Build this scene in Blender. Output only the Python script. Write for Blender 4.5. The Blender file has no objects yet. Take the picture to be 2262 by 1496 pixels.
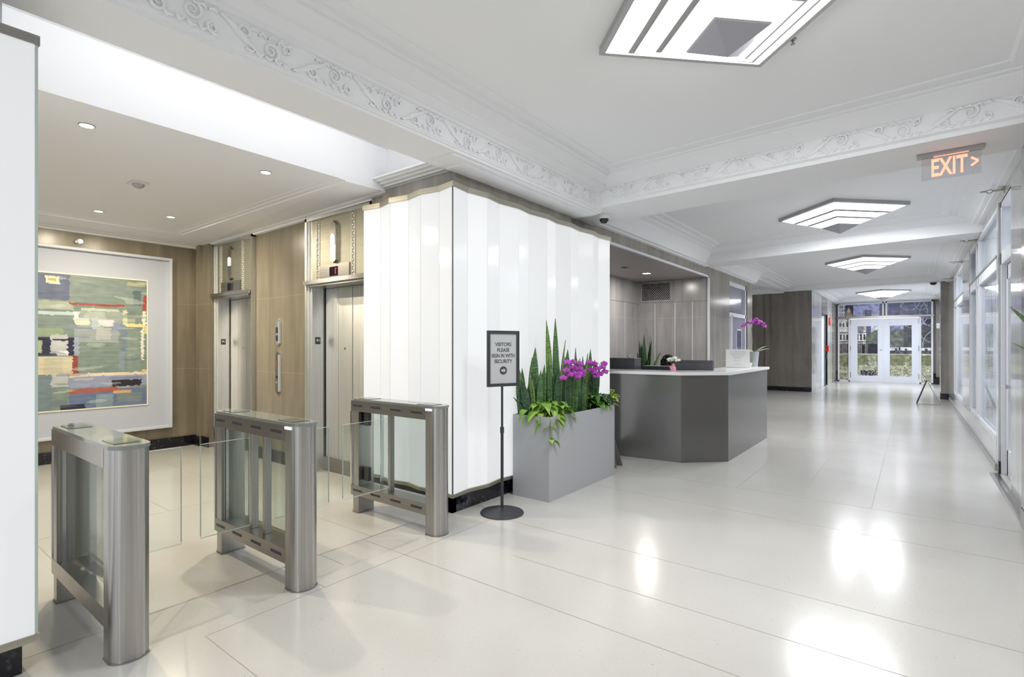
import bpy, math, random
from math import sin, cos, pi, radians
from mathutils import Vector, noise

S = bpy.context.scene
C = bpy.context.collection
random.seed(7)

# ------------------------------------------------------------------ camera, world, exposure
FPX = 1150.0
CAM_Z = 1.45
YAW = 0.6555
cam_d = bpy.data.cameras.new('camera')
cam_d.sensor_width = 36.0
cam_d.lens = FPX / 2262 * 36.0
cam_d.shift_y = 18.0 / 2262
cam_d.clip_start = 0.02
cam_d.clip_end = 200
cam = bpy.data.objects.new('camera', cam_d)
cam.location = (0, 0, CAM_Z)
cam.rotation_euler = (pi / 2, 0, YAW)
C.objects.link(cam)
S.camera = cam

w = bpy.data.worlds.new('world')
w.use_nodes = True
w.node_tree.nodes['Background'].inputs[0].default_value = (0.93, 0.96, 1.0, 1)
w.node_tree.nodes['Background'].inputs[1].default_value = 0.9
S.world = w
S.view_settings.view_transform = 'Standard'
S.view_settings.look = 'None'
S.view_settings.exposure = 0.2
S.view_settings.gamma = 1.0
S.view_settings.use_curve_mapping = False
S.cycles.use_denoising = True
S.cycles.max_bounces = 10
S.cycles.diffuse_bounces = 5
S.cycles.glossy_bounces = 5
S.cycles.transparent_max_bounces = 16
S.cycles.sample_clamp_indirect = 6.0
S.cycles.caustics_reflective = False
S.cycles.caustics_refractive = False


def area(name, loc, sx, sy, power, col=(1, 1, 1), rot=(0, 0, 0), spread=None):
    d = bpy.data.lights.new(name, 'AREA')
    d.shape = 'RECTANGLE'
    d.size, d.size_y = sx, sy
    d.energy = power
    d.color = col
    if spread:
        d.spread = spread
    o = bpy.data.objects.new(name, d)
    o.location = loc
    o.rotation_euler = rot
    C.objects.link(o)
    return o


FIXTURE_Y = (3.04, 8.78, 14.08, 22.4)
FIX_X = -0.82
LOBBY_DOWNLIGHTS = ((-4.52, 1.06), (-4.49, 2.30), (-7.27, 1.81), (-6.92, 2.41))
# area lights at the lamps, plus unseen fills added behind the camera and beam
area('hall_fill_light', (FIX_X, -2.2, 3.1), 0.9, 0.9, 60, (0.98, 0.99, 1.0))
# unseen strips added on the two far faces of every stepped light, brightening the hall
for y, pw in zip(FIXTURE_Y, (56, 74, 80, 98)):
    for q in range(2):
        a = pi / 4 + q * pi / 2
        area('hall_fill_light', (FIX_X + 0.479 * cos(a), y + 0.479 * sin(a), 3.306), 0.66, 0.04, pw / 2, (0.955, 0.975, 1.0), (0, 0, a + pi / 2))
area('slot_fill_light', (-3.268, 1.4, 3.28), 3.6, 0.06, 11, (0.99, 0.99, 1.0), (pi / 2, 0, pi / 2))  # unseen strip added behind the beam to brighten the white slot
for x, y in LOBBY_DOWNLIGHTS:
    area('lobby_downlight_light', (x, y, 2.972), 0.07, 0.07, 28, (1.0, 0.87, 0.66)).data.shape = 'DISK'
area('alcove_downlight_light', (-4.14, 9.72, 2.882), 0.12, 0.12, 20, (1.0, 0.95, 0.88))

# ------------------------------------------------------------------ materials
def newmat(name):
    m = bpy.data.materials.new(name)
    m.use_nodes = True
    nt = m.node_tree
    return m, nt, nt.nodes['Principled BSDF']


def mat(name, col, rough=0.5, metal=0.0, spec=0.5, emit=None, es=0.0, coat=0.0):
    m, nt, b = newmat(name)
    b.inputs['Base Color'].default_value = (*col, 1)
    b.inputs['Roughness'].default_value = rough
    b.inputs['Metallic'].default_value = metal
    b.inputs['Specular IOR Level'].default_value = spec
    b.inputs['Coat Weight'].default_value = coat
    if emit:
        b.inputs['Emission Color'].default_value = (*emit, 1)
        b.inputs['Emission Strength'].default_value = es
    return m


def noise_mix(nt, b, c1, c2, scale=(1, 1, 1), ns=5.0, lo=0.35, hi=0.65, detail=4, coord='Object', inp='Base Color', dist=0.0):
    tc = nt.nodes.new('ShaderNodeTexCoord')
    mp = nt.nodes.new('ShaderNodeMapping')
    mp.inputs['Scale'].default_value = scale
    n = nt.nodes.new('ShaderNodeTexNoise')
    n.inputs['Scale'].default_value = ns
    n.inputs['Detail'].default_value = detail
    n.inputs['Distortion'].default_value = dist
    r = nt.nodes.new('ShaderNodeValToRGB')
    r.color_ramp.elements[0].position = lo
    r.color_ramp.elements[1].position = hi
    r.color_ramp.elements[0].color = (*c1, 1)
    r.color_ramp.elements[1].color = (*c2, 1)
    nt.links.new(tc.outputs[coord], mp.inputs[0])
    nt.links.new(mp.outputs[0], n.inputs['Vector'])
    nt.links.new(n.outputs['Fac'], r.inputs[0])
    if b is not None:
        nt.links.new(r.outputs[0], b.inputs[inp])
    return r, tc


M = {}
M['white_paint'] = mat('white_paint', (0.865, 0.875, 0.895), 0.7, spec=0.3)
M['plaster'] = mat('ornament_plaster', (0.865, 0.875, 0.895), 0.6, spec=0.3)
M['white_metal'] = mat('white_metal', (0.72, 0.74, 0.78), 0.35)
M['door_white'] = mat('door_white', (0.74, 0.77, 0.85), 0.4)
M['black_metal'] = mat('black_metal', (0.035, 0.037, 0.042), 0.45)
M['black_gloss'] = mat('black_gloss', (0.01, 0.01, 0.02), 0.08)
M['dark_plastic'] = mat('dark_plastic', (0.05, 0.052, 0.06), 0.4)
M['dark_slot'] = mat('dark_slot', (0.03, 0.03, 0.045), 0.5)
M['red_plastic'] = mat('red_plastic', (0.6, 0.03, 0.02), 0.35)
M['pink_ceramic'] = mat('pink_ceramic', (0.85, 0.35, 0.5), 0.3)
M['white_petal'] = mat('white_petal', (0.88, 0.88, 0.82), 0.6)
M['white_ceramic'] = mat('white_ceramic', (0.75, 0.75, 0.74), 0.3)
M['grey_ceramic'] = mat('grey_ceramic', (0.42, 0.43, 0.47), 0.4)
M['hair'] = mat('black_hair', (0.008, 0.008, 0.008), 0.6)
M['skin'] = mat('skin', (0.32, 0.17, 0.1), 0.5)
M['shirt'] = mat('dark_shirt', (0.03, 0.03, 0.05), 0.8)
M['soil'] = mat('soil', (0.06, 0.045, 0.03), 0.95)
M['paper'] = mat('paper', (0.8, 0.8, 0.78), 0.6)
M['sign_grey'] = mat('sign_grey', (0.47, 0.48, 0.49), 0.5)
M['ink'] = mat('ink', (0.045, 0.05, 0.06), 0.6)
M['ink_pale'] = mat('ink_pale', (0.45, 0.45, 0.45), 0.6)
M['mount_board'] = mat('mount_board', (0.50, 0.54, 0.62), 0.7)
M['frame_paint'] = mat('frame_paint', (0.62, 0.65, 0.70), 0.4)
M['gold_fillet'] = mat('gold_fillet', (0.85, 0.82, 0.62), 0.4)
M['countertop'] = mat('countertop', (0.85, 0.85, 0.84), 0.15)
M['joint'] = mat('floor_joint', (0.33, 0.31, 0.28), 0.5)
M['chrome'] = mat('chrome', (0.7, 0.7, 0.72), 0.15, metal=1)
M['planter_grey'] = mat('planter_grey', (0.40, 0.41, 0.43), 0.45)
M['lamp_white'] = mat('lamp_white', (0.9, 0.9, 0.9), 0.4, emit=(0.98, 0.99, 1), es=3.4)
M['lamp_warm'] = mat('lamp_warm', (0.9, 0.9, 0.9), 0.4, emit=(1, 0.95, 0.85), es=4.0)
M['led_white'] = mat('led_white', (0.9, 0.9, 1), 0.4, emit=(0.82, 0.85, 1.0), es=1.6)
M['lantern'] = mat('lantern_light', (0.9, 0.9, 0.85), 0.4, emit=(1, 0.96, 0.85), es=1.3)
M['exit_red'] = mat('exit_red', (0.9, 0.2, 0.1), 0.4, emit=(1.0, 0.38, 0.26), es=1.3)
M['digit_red'] = mat('digit_red', (0.5, 0.0, 0.02), 0.4, emit=(0.9, 0.03, 0.08), es=0.8)
M['smoky'] = mat('smoked_dome', (0.02, 0.02, 0.02), 0.05)
M['lamp_trim'] = mat('lamp_trim', (0.42, 0.42, 0.43), 0.4, metal=0.3)
M['lamp_ledge'] = mat('lamp_ledge', (0.50, 0.50, 0.51), 0.4, metal=0.2)
M['lamp_tip'] = mat('lamp_tip', (0.42, 0.42, 0.47), 0.35, metal=0.2)
M['a_frame_board'] = mat('a_frame_board', (0.11, 0.105, 0.10), 0.5)
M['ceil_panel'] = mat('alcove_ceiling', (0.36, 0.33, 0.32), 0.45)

# backlit frosted glass
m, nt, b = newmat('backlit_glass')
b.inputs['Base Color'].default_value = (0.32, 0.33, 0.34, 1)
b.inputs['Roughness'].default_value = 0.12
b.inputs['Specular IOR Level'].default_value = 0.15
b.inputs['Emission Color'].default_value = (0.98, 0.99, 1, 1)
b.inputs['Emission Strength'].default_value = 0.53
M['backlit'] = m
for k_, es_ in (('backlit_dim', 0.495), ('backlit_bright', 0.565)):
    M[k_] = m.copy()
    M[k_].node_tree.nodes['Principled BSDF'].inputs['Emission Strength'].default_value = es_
M['glass_seam'] = mat('glass_seam', (0.12, 0.13, 0.15), 0.4)

# terrazzo
m, nt, b = newmat('terrazzo')
r, tc = noise_mix(nt, None, (0.545, 0.532, 0.50), (0.60, 0.588, 0.555), ns=0.9, lo=0.35, hi=0.65)
v = nt.nodes.new('ShaderNodeTexNoise')
v.inputs['Scale'].default_value = 75
v.inputs['Detail'].default_value = 2
nt.links.new(tc.outputs['Object'], v.inputs['Vector'])
r2 = nt.nodes.new('ShaderNodeValToRGB')
r2.color_ramp.elements[0].position = 0.66
r2.color_ramp.elements[1].position = 0.74
nt.links.new(v.outputs['Fac'], r2.inputs[0])
mx = nt.nodes.new('ShaderNodeMixRGB')
mx.inputs[2].default_value = (0.40, 0.385, 0.37, 1)
nt.links.new(r2.outputs[0], mx.inputs[0])
nt.links.new(r.outputs[0], mx.inputs[1])
nt.links.new(mx.outputs[0], b.inputs['Base Color'])
b.inputs['Roughness'].default_value = 0.18
b.inputs['Specular IOR Level'].default_value = 0.55
bp = nt.nodes.new('ShaderNodeBump')
bp.inputs['Strength'].default_value = 0.02
n2 = nt.nodes.new('ShaderNodeTexNoise')
n2.inputs['Scale'].default_value = 1.3
nt.links.new(tc.outputs['Object'], n2.inputs['Vector'])
nt.links.new(n2.outputs['Fac'], bp.inputs['Height'])
nt.links.new(bp.outputs[0], b.inputs['Normal'])
M['terrazzo'] = m


def stone(name, c1, c2, rough=0.12, axis='xy'):
    m, nt, b = newmat(name)
    r, tc = noise_mix(nt, None, c1, c2, scale=(1, 1, 0.09), ns=7.0, lo=0.3, hi=0.72, detail=8, dist=0.6)
    # broad cloudy variation
    n = nt.nodes.new('ShaderNodeTexNoise')
    n.inputs['Scale'].default_value = 1.6
    n.inputs['Detail'].default_value = 3
    nt.links.new(tc.outputs['Object'], n.inputs['Vector'])
    mx = nt.nodes.new('ShaderNodeMixRGB')
    mx.blend_type = 'MULTIPLY'
    mx.inputs[0].default_value = 0.55
    rr = nt.nodes.new('ShaderNodeValToRGB')
    rr.color_ramp.elements[0].position = 0.3
    rr.color_ramp.elements[1].position = 0.6
    rr.color_ramp.elements[0].color = (0.72, 0.70, 0.70, 1)
    rr.color_ramp.elements[1].color = (1, 1, 1, 1)
    nt.links.new(n.outputs['Fac'], rr.inputs[0])
    nt.links.new(r.outputs[0], mx.inputs[1])
    nt.links.new(rr.outputs[0], mx.inputs[2])
    # slab joints at fixed heights
    sx = nt.nodes.new('ShaderNodeSeparateXYZ')
    nt.links.new(tc.outputs['Object'], sx.inputs[0])
    last = mx.outputs[0]
    for z in (1.13, 2.07):
        s1 = nt.nodes.new('ShaderNodeMath'); s1.operation = 'SUBTRACT'; s1.inputs[1].default_value = z
        s2 = nt.nodes.new('ShaderNodeMath'); s2.operation = 'ABSOLUTE'
        s3 = nt.nodes.new('ShaderNodeMath'); s3.operation = 'LESS_THAN'; s3.inputs[1].default_value = 0.003
        nt.links.new(sx.outputs['Z'], s1.inputs[0]); nt.links.new(s1.outputs[0], s2.inputs[0]); nt.links.new(s2.outputs[0], s3.inputs[0])
        s4 = nt.nodes.new('ShaderNodeMath'); s4.operation = 'MULTIPLY'; s4.inputs[1].default_value = 0.5
        nt.links.new(s3.outputs[0], s4.inputs[0])
        m2 = nt.nodes.new('ShaderNodeMixRGB')
        m2.inputs[2].default_value = (c2[0] * 1.35, c2[1] * 1.35, c2[2] * 1.35, 1)
        nt.links.new(s4.outputs[0], m2.inputs[0]); nt.links.new(last, m2.inputs[1])
        last = m2.outputs[0]
    nt.links.new(last, b.inputs['Base Color'])
    b.inputs['Roughness'].default_value = rough
    b.inputs['Specular IOR Level'].default_value = 0.55
    return m


M['stone'] = stone('veined_stone', (0.195, 0.168, 0.12), (0.30, 0.265, 0.195), 0.26)
M['stone_grey'] = stone('grey_veined_stone', (0.22, 0.20, 0.175), (0.36, 0.335, 0.295), 0.12)
M['stone_dark'] = stone('dark_veined_stone', (0.18, 0.163, 0.147), (0.27, 0.248, 0.22), 0.2)
M['stone_pale'] = stone('pale_polished_stone', (0.50, 0.50, 0.50), (0.62, 0.62, 0.62), 0.08)
M['panel_grey'] = stone('grey_wall_panel', (0.30, 0.29, 0.29), (0.42, 0.41, 0.41), 0.22)

m, nt, b = newmat('mottled_beige')
noise_mix(nt, b, (0.42, 0.37, 0.31), (0.80, 0.79, 0.77), scale=(1, 1, 0.35), ns=6, lo=0.38, hi=0.6, detail=8, dist=1.2)
b.inputs['Roughness'].default_value = 0.2
M['mottled'] = m

m, nt, b = newmat('black_marble')
noise_mix(nt, b, (0.008, 0.008, 0.013), (0.12, 0.12, 0.15), ns=22, lo=0.55, hi=0.85, detail=9)
b.inputs['Roughness'].default_value = 0.08
M['black_marble'] = m


def steel(name, col, rough=0.3, vertical=True):
    m, nt, b = newmat(name)
    sc = (90, 90, 0.6) if vertical else (0.6, 0.6, 120)
    r, tc = noise_mix(nt, b, tuple(c * 0.86 for c in col), tuple(min(1, c * 1.12) for c in col), scale=sc, ns=2.0, lo=0.3, hi=0.7, detail=3)
    b.inputs['Metallic'].default_value = 1.0
    b.inputs['Roughness'].default_value = rough
    if vertical:
        b.inputs['Anisotropic'].default_value = 0.8
        b.inputs['Anisotropic Rotation'].default_value = 0.25
        tg = nt.nodes.new('ShaderNodeTangent'); tg.direction_type = 'RADIAL'; tg.axis = 'Z'
        nt.links.new(tg.outputs[0], b.inputs['Tangent'])
    return m


M['steel'] = steel('brushed_steel', (0.44, 0.43, 0.42), 0.28)
M['steel_dark'] = steel('dark_brushed_steel', (0.33, 0.32, 0.30), 0.35, False)
M['steel_door'] = steel('elevator_steel', (0.70, 0.71, 0.70), 0.42)
M['steel_jamb'] = steel('elevator_jamb_steel', (0.82, 0.82, 0.82), 0.38)
M['steel_warm'] = steel('warm_nickel', (0.46, 0.445, 0.37), 0.5, False)
M['lid_glass'] = mat('lid_glass', (0.20, 0.22, 0.21), 0.08, spec=0.8, coat=0.3)
M['reader_glass'] = mat('reader_glass', (0.10, 0.12, 0.11), 0.05, spec=0.9)
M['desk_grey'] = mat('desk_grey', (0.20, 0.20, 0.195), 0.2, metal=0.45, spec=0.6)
M['desk_shaded'] = mat('desk_grey_shaded', (0.15, 0.148, 0.145), 0.2, metal=0.4, spec=0.6)  # darker copy of the front laminate; dimmer reflections put into its colour
M['screen_grey'] = mat('screen_grey', (0.09, 0.092, 0.105), 0.35)


def clear_glass(name, tint, refl=1.0, fres=1.45, graze=0.9):
    m = bpy.data.materials.new(name)
    m.use_nodes = True
    nt = m.node_tree
    for n in list(nt.nodes):
        if n.type != 'OUTPUT_MATERIAL':
            nt.nodes.remove(n)
    out = nt.nodes['Material Output']
    t = nt.nodes.new('ShaderNodeBsdfTransparent')
    t.inputs[0].default_value = (*tint, 1)
    g = nt.nodes.new('ShaderNodeBsdfGlossy')
    g.inputs['Roughness'].default_value = 0.02
    g.inputs[0].default_value = (refl, refl, refl, 1)
    lw_ = nt.nodes.new('ShaderNodeLayerWeight')
    lw_.inputs['Blend'].default_value = 0.5
    p_ = nt.nodes.new('ShaderNodeMath'); p_.operation = 'POWER'; p_.inputs[1].default_value = 5.0
    f = nt.nodes.new('ShaderNodeMath'); f.operation = 'MULTIPLY_ADD'
    f.inputs[1].default_value = graze; f.inputs[2].default_value = ((fres - 1) / (fres + 1)) ** 2
    nt.links.new(lw_.outputs['Facing'], p_.inputs[0]); nt.links.new(p_.outputs[0], f.inputs[0])
    mx = nt.nodes.new('ShaderNodeMixShader')
    nt.links.new(f.outputs[0], mx.inputs[0])
    nt.links.new(t.outputs[0], mx.inputs[1])
    nt.links.new(g.outputs[0], mx.inputs[2])
    nt.links.new(mx.outputs[0], out.inputs[0])
    return m


M['glass'] = clear_glass('clear_glass', (0.97, 0.99, 0.98))
M['glass_edge'] = mat('glass_edge', (0.50, 0.60, 0.56), 0.1)
M['glass_tint'] = clear_glass('tinted_glass', (0.80, 0.84, 0.82))
M['exit_acrylic'] = clear_glass('exit_acrylic', (0.93, 0.91, 0.91))
M['shop_glass'] = clear_glass('shop_glass', (0.93, 0.95, 0.98), fres=1.5, graze=0.28)


def leafmat(name, c1, c2, band=False, rough=0.35):
    m, nt, b = newmat(name)
    if band:
        noise_mix(nt, b, c1, c2, scale=(3, 3, 14), ns=6, lo=0.40, hi=0.72, detail=6, dist=1.2)
    else:
        noise_mix(nt, b, c1, c2, ns=9, lo=0.35, hi=0.65, detail=2)
    b.inputs['Roughness'].default_value = rough
    return m


M['snake'] = leafmat('snake_leaf', (0.03, 0.10, 0.035), (0.17, 0.29, 0.10), True)
M['snake_dark'] = leafmat('snake_leaf_dark', (0.018, 0.06, 0.028), (0.09, 0.18, 0.075), True)
M['snake_light'] = leafmat('snake_leaf_light', (0.06, 0.15, 0.03), (0.30, 0.42, 0.12), True)
M['pothos'] = leafmat('pothos_leaf', (0.15, 0.32, 0.03), (0.36, 0.55, 0.10))
M['pothos_dark'] = leafmat('dark_leaf', (0.03, 0.11, 0.02), (0.12, 0.27, 0.04))
M['lime'] = leafmat('lime_leaf', (0.40, 0.60, 0.04), (0.55, 0.70, 0.10))
M['variegated'] = leafmat('variegated_leaf', (0.12, 0.2, 0.08), (0.6, 0.66, 0.52))
M['stem'] = mat('stem_green', (0.09, 0.16, 0.03), 0.5)
M['petal'] = leafmat('orchid_petal', (0.30, 0.02, 0.34), (0.50, 0.09, 0.52), rough=0.5)
M['lip'] = mat('orchid_lip', (0.5, 0.1, 0.3), 0.5)

# painted surface: colours of a picture, held on the mesh
m, nt, b = newmat('printed_picture')
va = nt.nodes.new('ShaderNodeVertexColor')
va.layer_name = 'Col'
nt.links.new(va.outputs[0], b.inputs['Base Color'])
b.inputs['Roughness'].default_value = 0.35
M['print'] = m

# ------------------------------------------------------------------ mesh builder
ROOT = {}


class MB:
    def __init__(s):
        s.v = []; s.f = []; s.sm = []

    def add(s, vs, fs, smooth=False):
        n = len(s.v)
        s.v += [tuple(p) for p in vs]
        s.f += [tuple(i + n for i in f) for f in fs]
        s.sm += [smooth] * len(fs)
        return s

    def box(s, x0, x1, y0, y1, z0, z1):
        x0, x1 = sorted((x0, x1)); y0, y1 = sorted((y0, y1)); z0, z1 = sorted((z0, z1))
        vs = [(x0, y0, z0), (x1, y0, z0), (x1, y1, z0), (x0, y1, z0), (x0, y0, z1), (x1, y0, z1), (x1, y1, z1), (x0, y1, z1)]
        return s.add(vs, [(0, 3, 2, 1), (4, 5, 6, 7), (0, 1, 5, 4), (1, 2, 6, 5), (2, 3, 7, 6), (3, 0, 4, 7)])

    def obox(s, a, b, hw, z0, z1):
        """upright slab from a to b (plan points), half width hw"""
        ax, ay = a; bx, by = b
        L = math.hypot(bx - ax, by - ay) or 1
        nx, ny = -(by - ay) / L * hw, (bx - ax) / L * hw
        return s.prism([(ax + nx, ay + ny), (ax - nx, ay - ny), (bx - nx, by - ny), (bx + nx, by + ny)], z0, z1)

    def prism(s, poly, z0, z1, smooth=False):
        n = len(poly)
        a = sum(poly[i][0] * poly[(i + 1) % n][1] - poly[(i + 1) % n][0] * poly[i][1] for i in range(n))
        if a < 0:
            poly = poly[::-1]
        vs = [(x, y, z0) for x, y in poly] + [(x, y, z1) for x, y in poly]
        s.add(vs, [tuple(range(n - 1, -1, -1)), tuple(range(n, 2 * n))])
        k = len(s.v) - 2 * n
        for i in range(n):
            j = (i + 1) % n
            s.f.append((k + i, k + j, k + n + j, k + n + i)); s.sm.append(smooth)
        return s

    def sweep(s, prof, p0, p1, frame):
        """extrude an open/closed profile [(a,b)] from p0 to p1; frame(a,b) -> offset vector"""
        n = len(prof)
        vs = [tuple(Vector(p0) + frame(a, b)) for a, b in prof] + [tuple(Vector(p1) + frame(a, b)) for a, b in prof]
        fs = [(i, i + 1, n + i + 1, n + i) for i in range(n - 1)]
        return s.add(vs, fs)

    def bar(s, p, q, wx, wz=None, up=(0, 0, 1)):
        wz = wz or wx
        p = Vector(p); q = Vector(q); d = (q - p).normalized(); u = Vector(up)
        if abs(d.dot(u)) > 0.99:
            u = Vector((1, 0, 0))
        a = d.cross(u).normalized() * wx / 2; c = a.cross(d).normalized() * wz / 2
        vs = [p - a - c, p + a - c, p + a + c, p - a + c, q - a - c, q + a - c, q + a + c, q - a + c]
        return s.add(vs, [(0, 3, 2, 1), (4, 5, 6, 7), (0, 1, 5, 4), (1, 2, 6, 5), (2, 3, 7, 6), (3, 0, 4, 7)])

    def tube(s, pts, r, n=8, cap=True):
        pts = [Vector(p) for p in pts]
        rs = r if isinstance(r, (list, tuple)) else [r] * len(pts)
        vs = []; ref = None
        for i, p in enumerate(pts):
            d = (pts[min(i + 1, len(pts) - 1)] - pts[max(i - 1, 0)]).normalized()
            if ref is None:
                ref = Vector((0, 0, 1)) if abs(d.z) < 0.9 else Vector((1, 0, 0))
            a = (ref - d * ref.dot(d)).normalized(); ref = a; c = d.cross(a)
            for k in range(n):
                t = 2 * pi * k / n
                vs.append(p + (a * cos(t) + c * sin(t)) * rs[i])
        fs = []
        for i in range(len(pts) - 1):
            for k in range(n):
                j = (k + 1) % n
                fs.append((i * n + k, i * n + j, (i + 1) * n + j, (i + 1) * n + k))
        s.add(vs, fs, True)
        if cap:
            m = len(s.v) - len(vs)
            s.f.append(tuple(m + k for k in range(n - 1, -1, -1))); s.sm.append(False)
            s.f.append(tuple(m + (len(pts) - 1) * n + k for k in range(n))); s.sm.append(False)
        return s

    def lathe(s, prof, c, n=32, axis='z'):
        vs = []
        for r, h in prof:
            for k in range(n):
                t = 2 * pi * k / n
                if axis == 'z':
                    vs.append((c[0] + r * cos(t), c[1] + r * sin(t), c[2] + h))
                elif axis == 'x':
                    vs.append((c[0] + h, c[1] + r * cos(t), c[2] + r * sin(t)))
                else:
                    vs.append((c[0] + r * cos(t), c[1] + h, c[2] + r * sin(t)))
        fs = []
        for i in range(len(prof) - 1):
            for k in range(n):
                j = (k + 1) % n
                fs.append((i * n + k, i * n + j, (i + 1) * n + j, (i + 1) * n + k))
        s.add(vs, fs, True)
        m = len(s.v) - len(vs)
        s.f.append(tuple(m + k for k in range(n))); s.sm.append(False)
        s.f.append(tuple(m + (len(prof) - 1) * n + k for k in range(n))); s.sm.append(False)
        return s

    def ball(s, c, rx, ry, rz, n=16, k=10):
        vs = []; fs = []
        for i in range(k + 1):
            ph = pi * i / k
            for j in range(n):
                t = 2 * pi * j / n
                vs.append((c[0] + rx * sin(ph) * cos(t), c[1] + ry * sin(ph) * sin(t), c[2] + rz * cos(ph)))
        for i in range(k):
            for j in range(n):
                q = (j + 1) % n
                fs.append((i * n + j, (i + 1) * n + j, (i + 1) * n + q, i * n + q))
        return s.add(vs, fs, True)

    def build(s, name, m, parent=None, bevel=0, kind=None, label=None, cat=None, group=None, solid=0):
        off = ROOT.get(parent.name, Vector((0, 0, 0))) if parent else Vector((0, 0, 0))
        me = bpy.data.meshes.new(name)
        me.from_pydata([(x - off.x, y - off.y, z - off.z) for x, y, z in s.v], [], s.f)
        me.polygons.foreach_set('use_smooth', s.sm)
        if any(s.sm): me.set_sharp_from_angle(angle=0.75)
        me.materials.append(M[m] if isinstance(m, str) else m)
        me.update()
        o = bpy.data.objects.new(name, me)
        C.objects.link(o)
        if parent:
            o.parent = parent
            ROOT[o.name] = off
        if solid:
            md = o.modifiers.new('thickness', 'SOLIDIFY'); md.thickness = solid
        if bevel:
            md = o.modifiers.new('bevel', 'BEVEL'); md.width = bevel; md.segments = 2; md.limit_method = 'ANGLE'
        if kind: o['kind'] = kind
        if label: o['label'] = label
        if cat: o['category'] = cat
        if group: o['group'] = group
        return o


def thing(name, label, cat, loc, group=None):
    o = bpy.data.objects.new(name, None)
    C.objects.link(o)
    o.location = loc
    o.empty_display_size = 0.1
    o['label'] = label
    o['category'] = cat
    if group: o['group'] = group
    ROOT[o.name] = Vector(loc)
    return o


def struct_root(name, loc=(0, 0, 0)):
    o = bpy.data.objects.new(name, None)
    C.objects.link(o)
    o.location = loc
    o['kind'] = 'structure'
    ROOT[o.name] = Vector(loc)
    return o


def B(*a):
    return MB().box(*a)


def text_mesh(txt, size, origin, right, up, name, m, parent, align='CENTER', depth=0.001, bold=0.0, space=1.0, sx=1.0):
    cu = bpy.data.curves.new('t', 'FONT')
    cu.body = txt; cu.size = size; cu.align_x = align; cu.extrude = depth; cu.offset = bold; cu.space_character = space
    o = bpy.data.objects.new('t', cu)
    C.objects.link(o)
    dg = bpy.context.evaluated_depsgraph_get()
    me = bpy.data.meshes.new_from_object(o.evaluated_get(dg))
    bpy.data.objects.remove(o)
    r = Vector(right).normalized(); u = Vector(up).normalized(); nn = r.cross(u)
    mb = MB()
    vs = [Vector(origin) + r * (p.co.x * sx) + u * p.co.y + nn * p.co.z for p in me.vertices]
    mb.add(vs, [tuple(p.vertices) for p in me.polygons])
    return mb.build(name, m, parent)


# ================================================================== STRUCTURE
B(-9.2, 3.2, -4.0, 27.0, -0.1, 0).build('floor', 'terrazzo', kind='structure')
j = MB()
t = 0.0022
for x, y0, y1 in ((-3.27, -2, 2.95), (-2.805, 1.13, 3.42), (-2.42, 5.65, 7), (-1.43, 5.65, 18), (-0.86, 5.65, 18), (-0.29, 5.65, 18), (-5.2, 0.9, 3.3), (-7.0, -1, 2.4)):
    j.box(x - t, x + t, y0, y1, 0, 0.0006)
for y, x0, x1 in ((1.13, -2.805, 0.7), (2.42, -3.27, 0.7), (2.87, -2.2, 0.7), (3.43, -2.8, 0.7), (4.84, -2.68, 0.7), (5.65, -3.0, 0.7), (1.8, -3.27, -2.805), (9.4, -2.4, 0.7), (0.9, -6.5, -3.27), (1.8, -8, -5.2), (2.5, -8.3, -3.27), (14.2, -2.4, 0.7), (2.06, -3.27, -3.0)):
    j.box(x0, x1, y - t, y + t, 0, 0.0006)
j.build('trim_1', 'joint', kind='structure')

# walls of the elevator lobby
B(-8.8, -8.45, -4, 3.6, 0, 3.3).build('wall_lobby_far', 'stone', kind='structure')
B(-8.455, -8.435, -4, 3.29, 0, 0.145).build('baseboard_lobby_far', 'black_marble', kind='structure')
wl = MB()
wl.box(-8.45, -8.02, 3.28, 3.8, 0, 3.3)
wl.box(-8.36, -8.25, 3.24, 3.3, 0, 3.3)
wl.box(-6.85, -5.62, 3.38, 3.8, 0, 3.3)
wl.box(-8.02, -6.85, 3.56, 3.8, 0, 3.3)
wl.box(-5.62, -4.35, 3.56, 3.8, 0, 3.3)
wl.box(-4.35, -4.2, 3.38, 3.8, 0, 3.3)
wl.build('wall_elevators', 'stone', kind='structure')
bb = B(-8.45, -8.02, 3.262, 3.28, 0, 0.145).box(-8.37, -8.24, 3.222, 3.24, 0, 0.145).box(-6.85, -5.62, 3.362, 3.38, 0, 0.145)
bb.build('baseboard_elevators', 'black_marble', kind='structure')

# stone core behind the right hand light wall and the frieze beyond
co = MB()
co.box(-4.36, -3.2, 3.33, 5.25, 0.0, 3.02)
co.build('wall_core', 'stone_grey', kind='structure')
co = MB()
co.box(-4.15, -3.165, 3.305, 5.25, 2.875, 3.0)
co.build('trim_2', 'stone_grey', kind='structure')
MB().box(-3.22, -3.17, 3.27, 6.2, 0, 0.145).box(-4.4, -3.17, 3.27, 3.32, 0, 0.145).build('baseboard_core', 'black_marble', kind='structure')
fr = MB()
fr.box(-3.62, -3.35, 5.25, 11.04, 2.915, 3.4)
fr.box(-3.62, -3.35, 11.04, 12.6, 0, 3.4)
fr.box(-3.62, -3.35, 12.6, 14.25, 2.98, 3.4)
fr.box(-3.62, -3.35, 14.25, 14.75, 0, 3.4)
fr.build('wall_left', 'stone_grey', kind='structure')
# metal edging round the alcove opening
MB().box(-3.36, -3.325, 5.25, 11.04, 2.88, 2.915).box(-3.36, -3.325, 11.0, 11.04, 0, 2.915).build('trim_3', 'white_metal', kind='structure')
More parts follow.
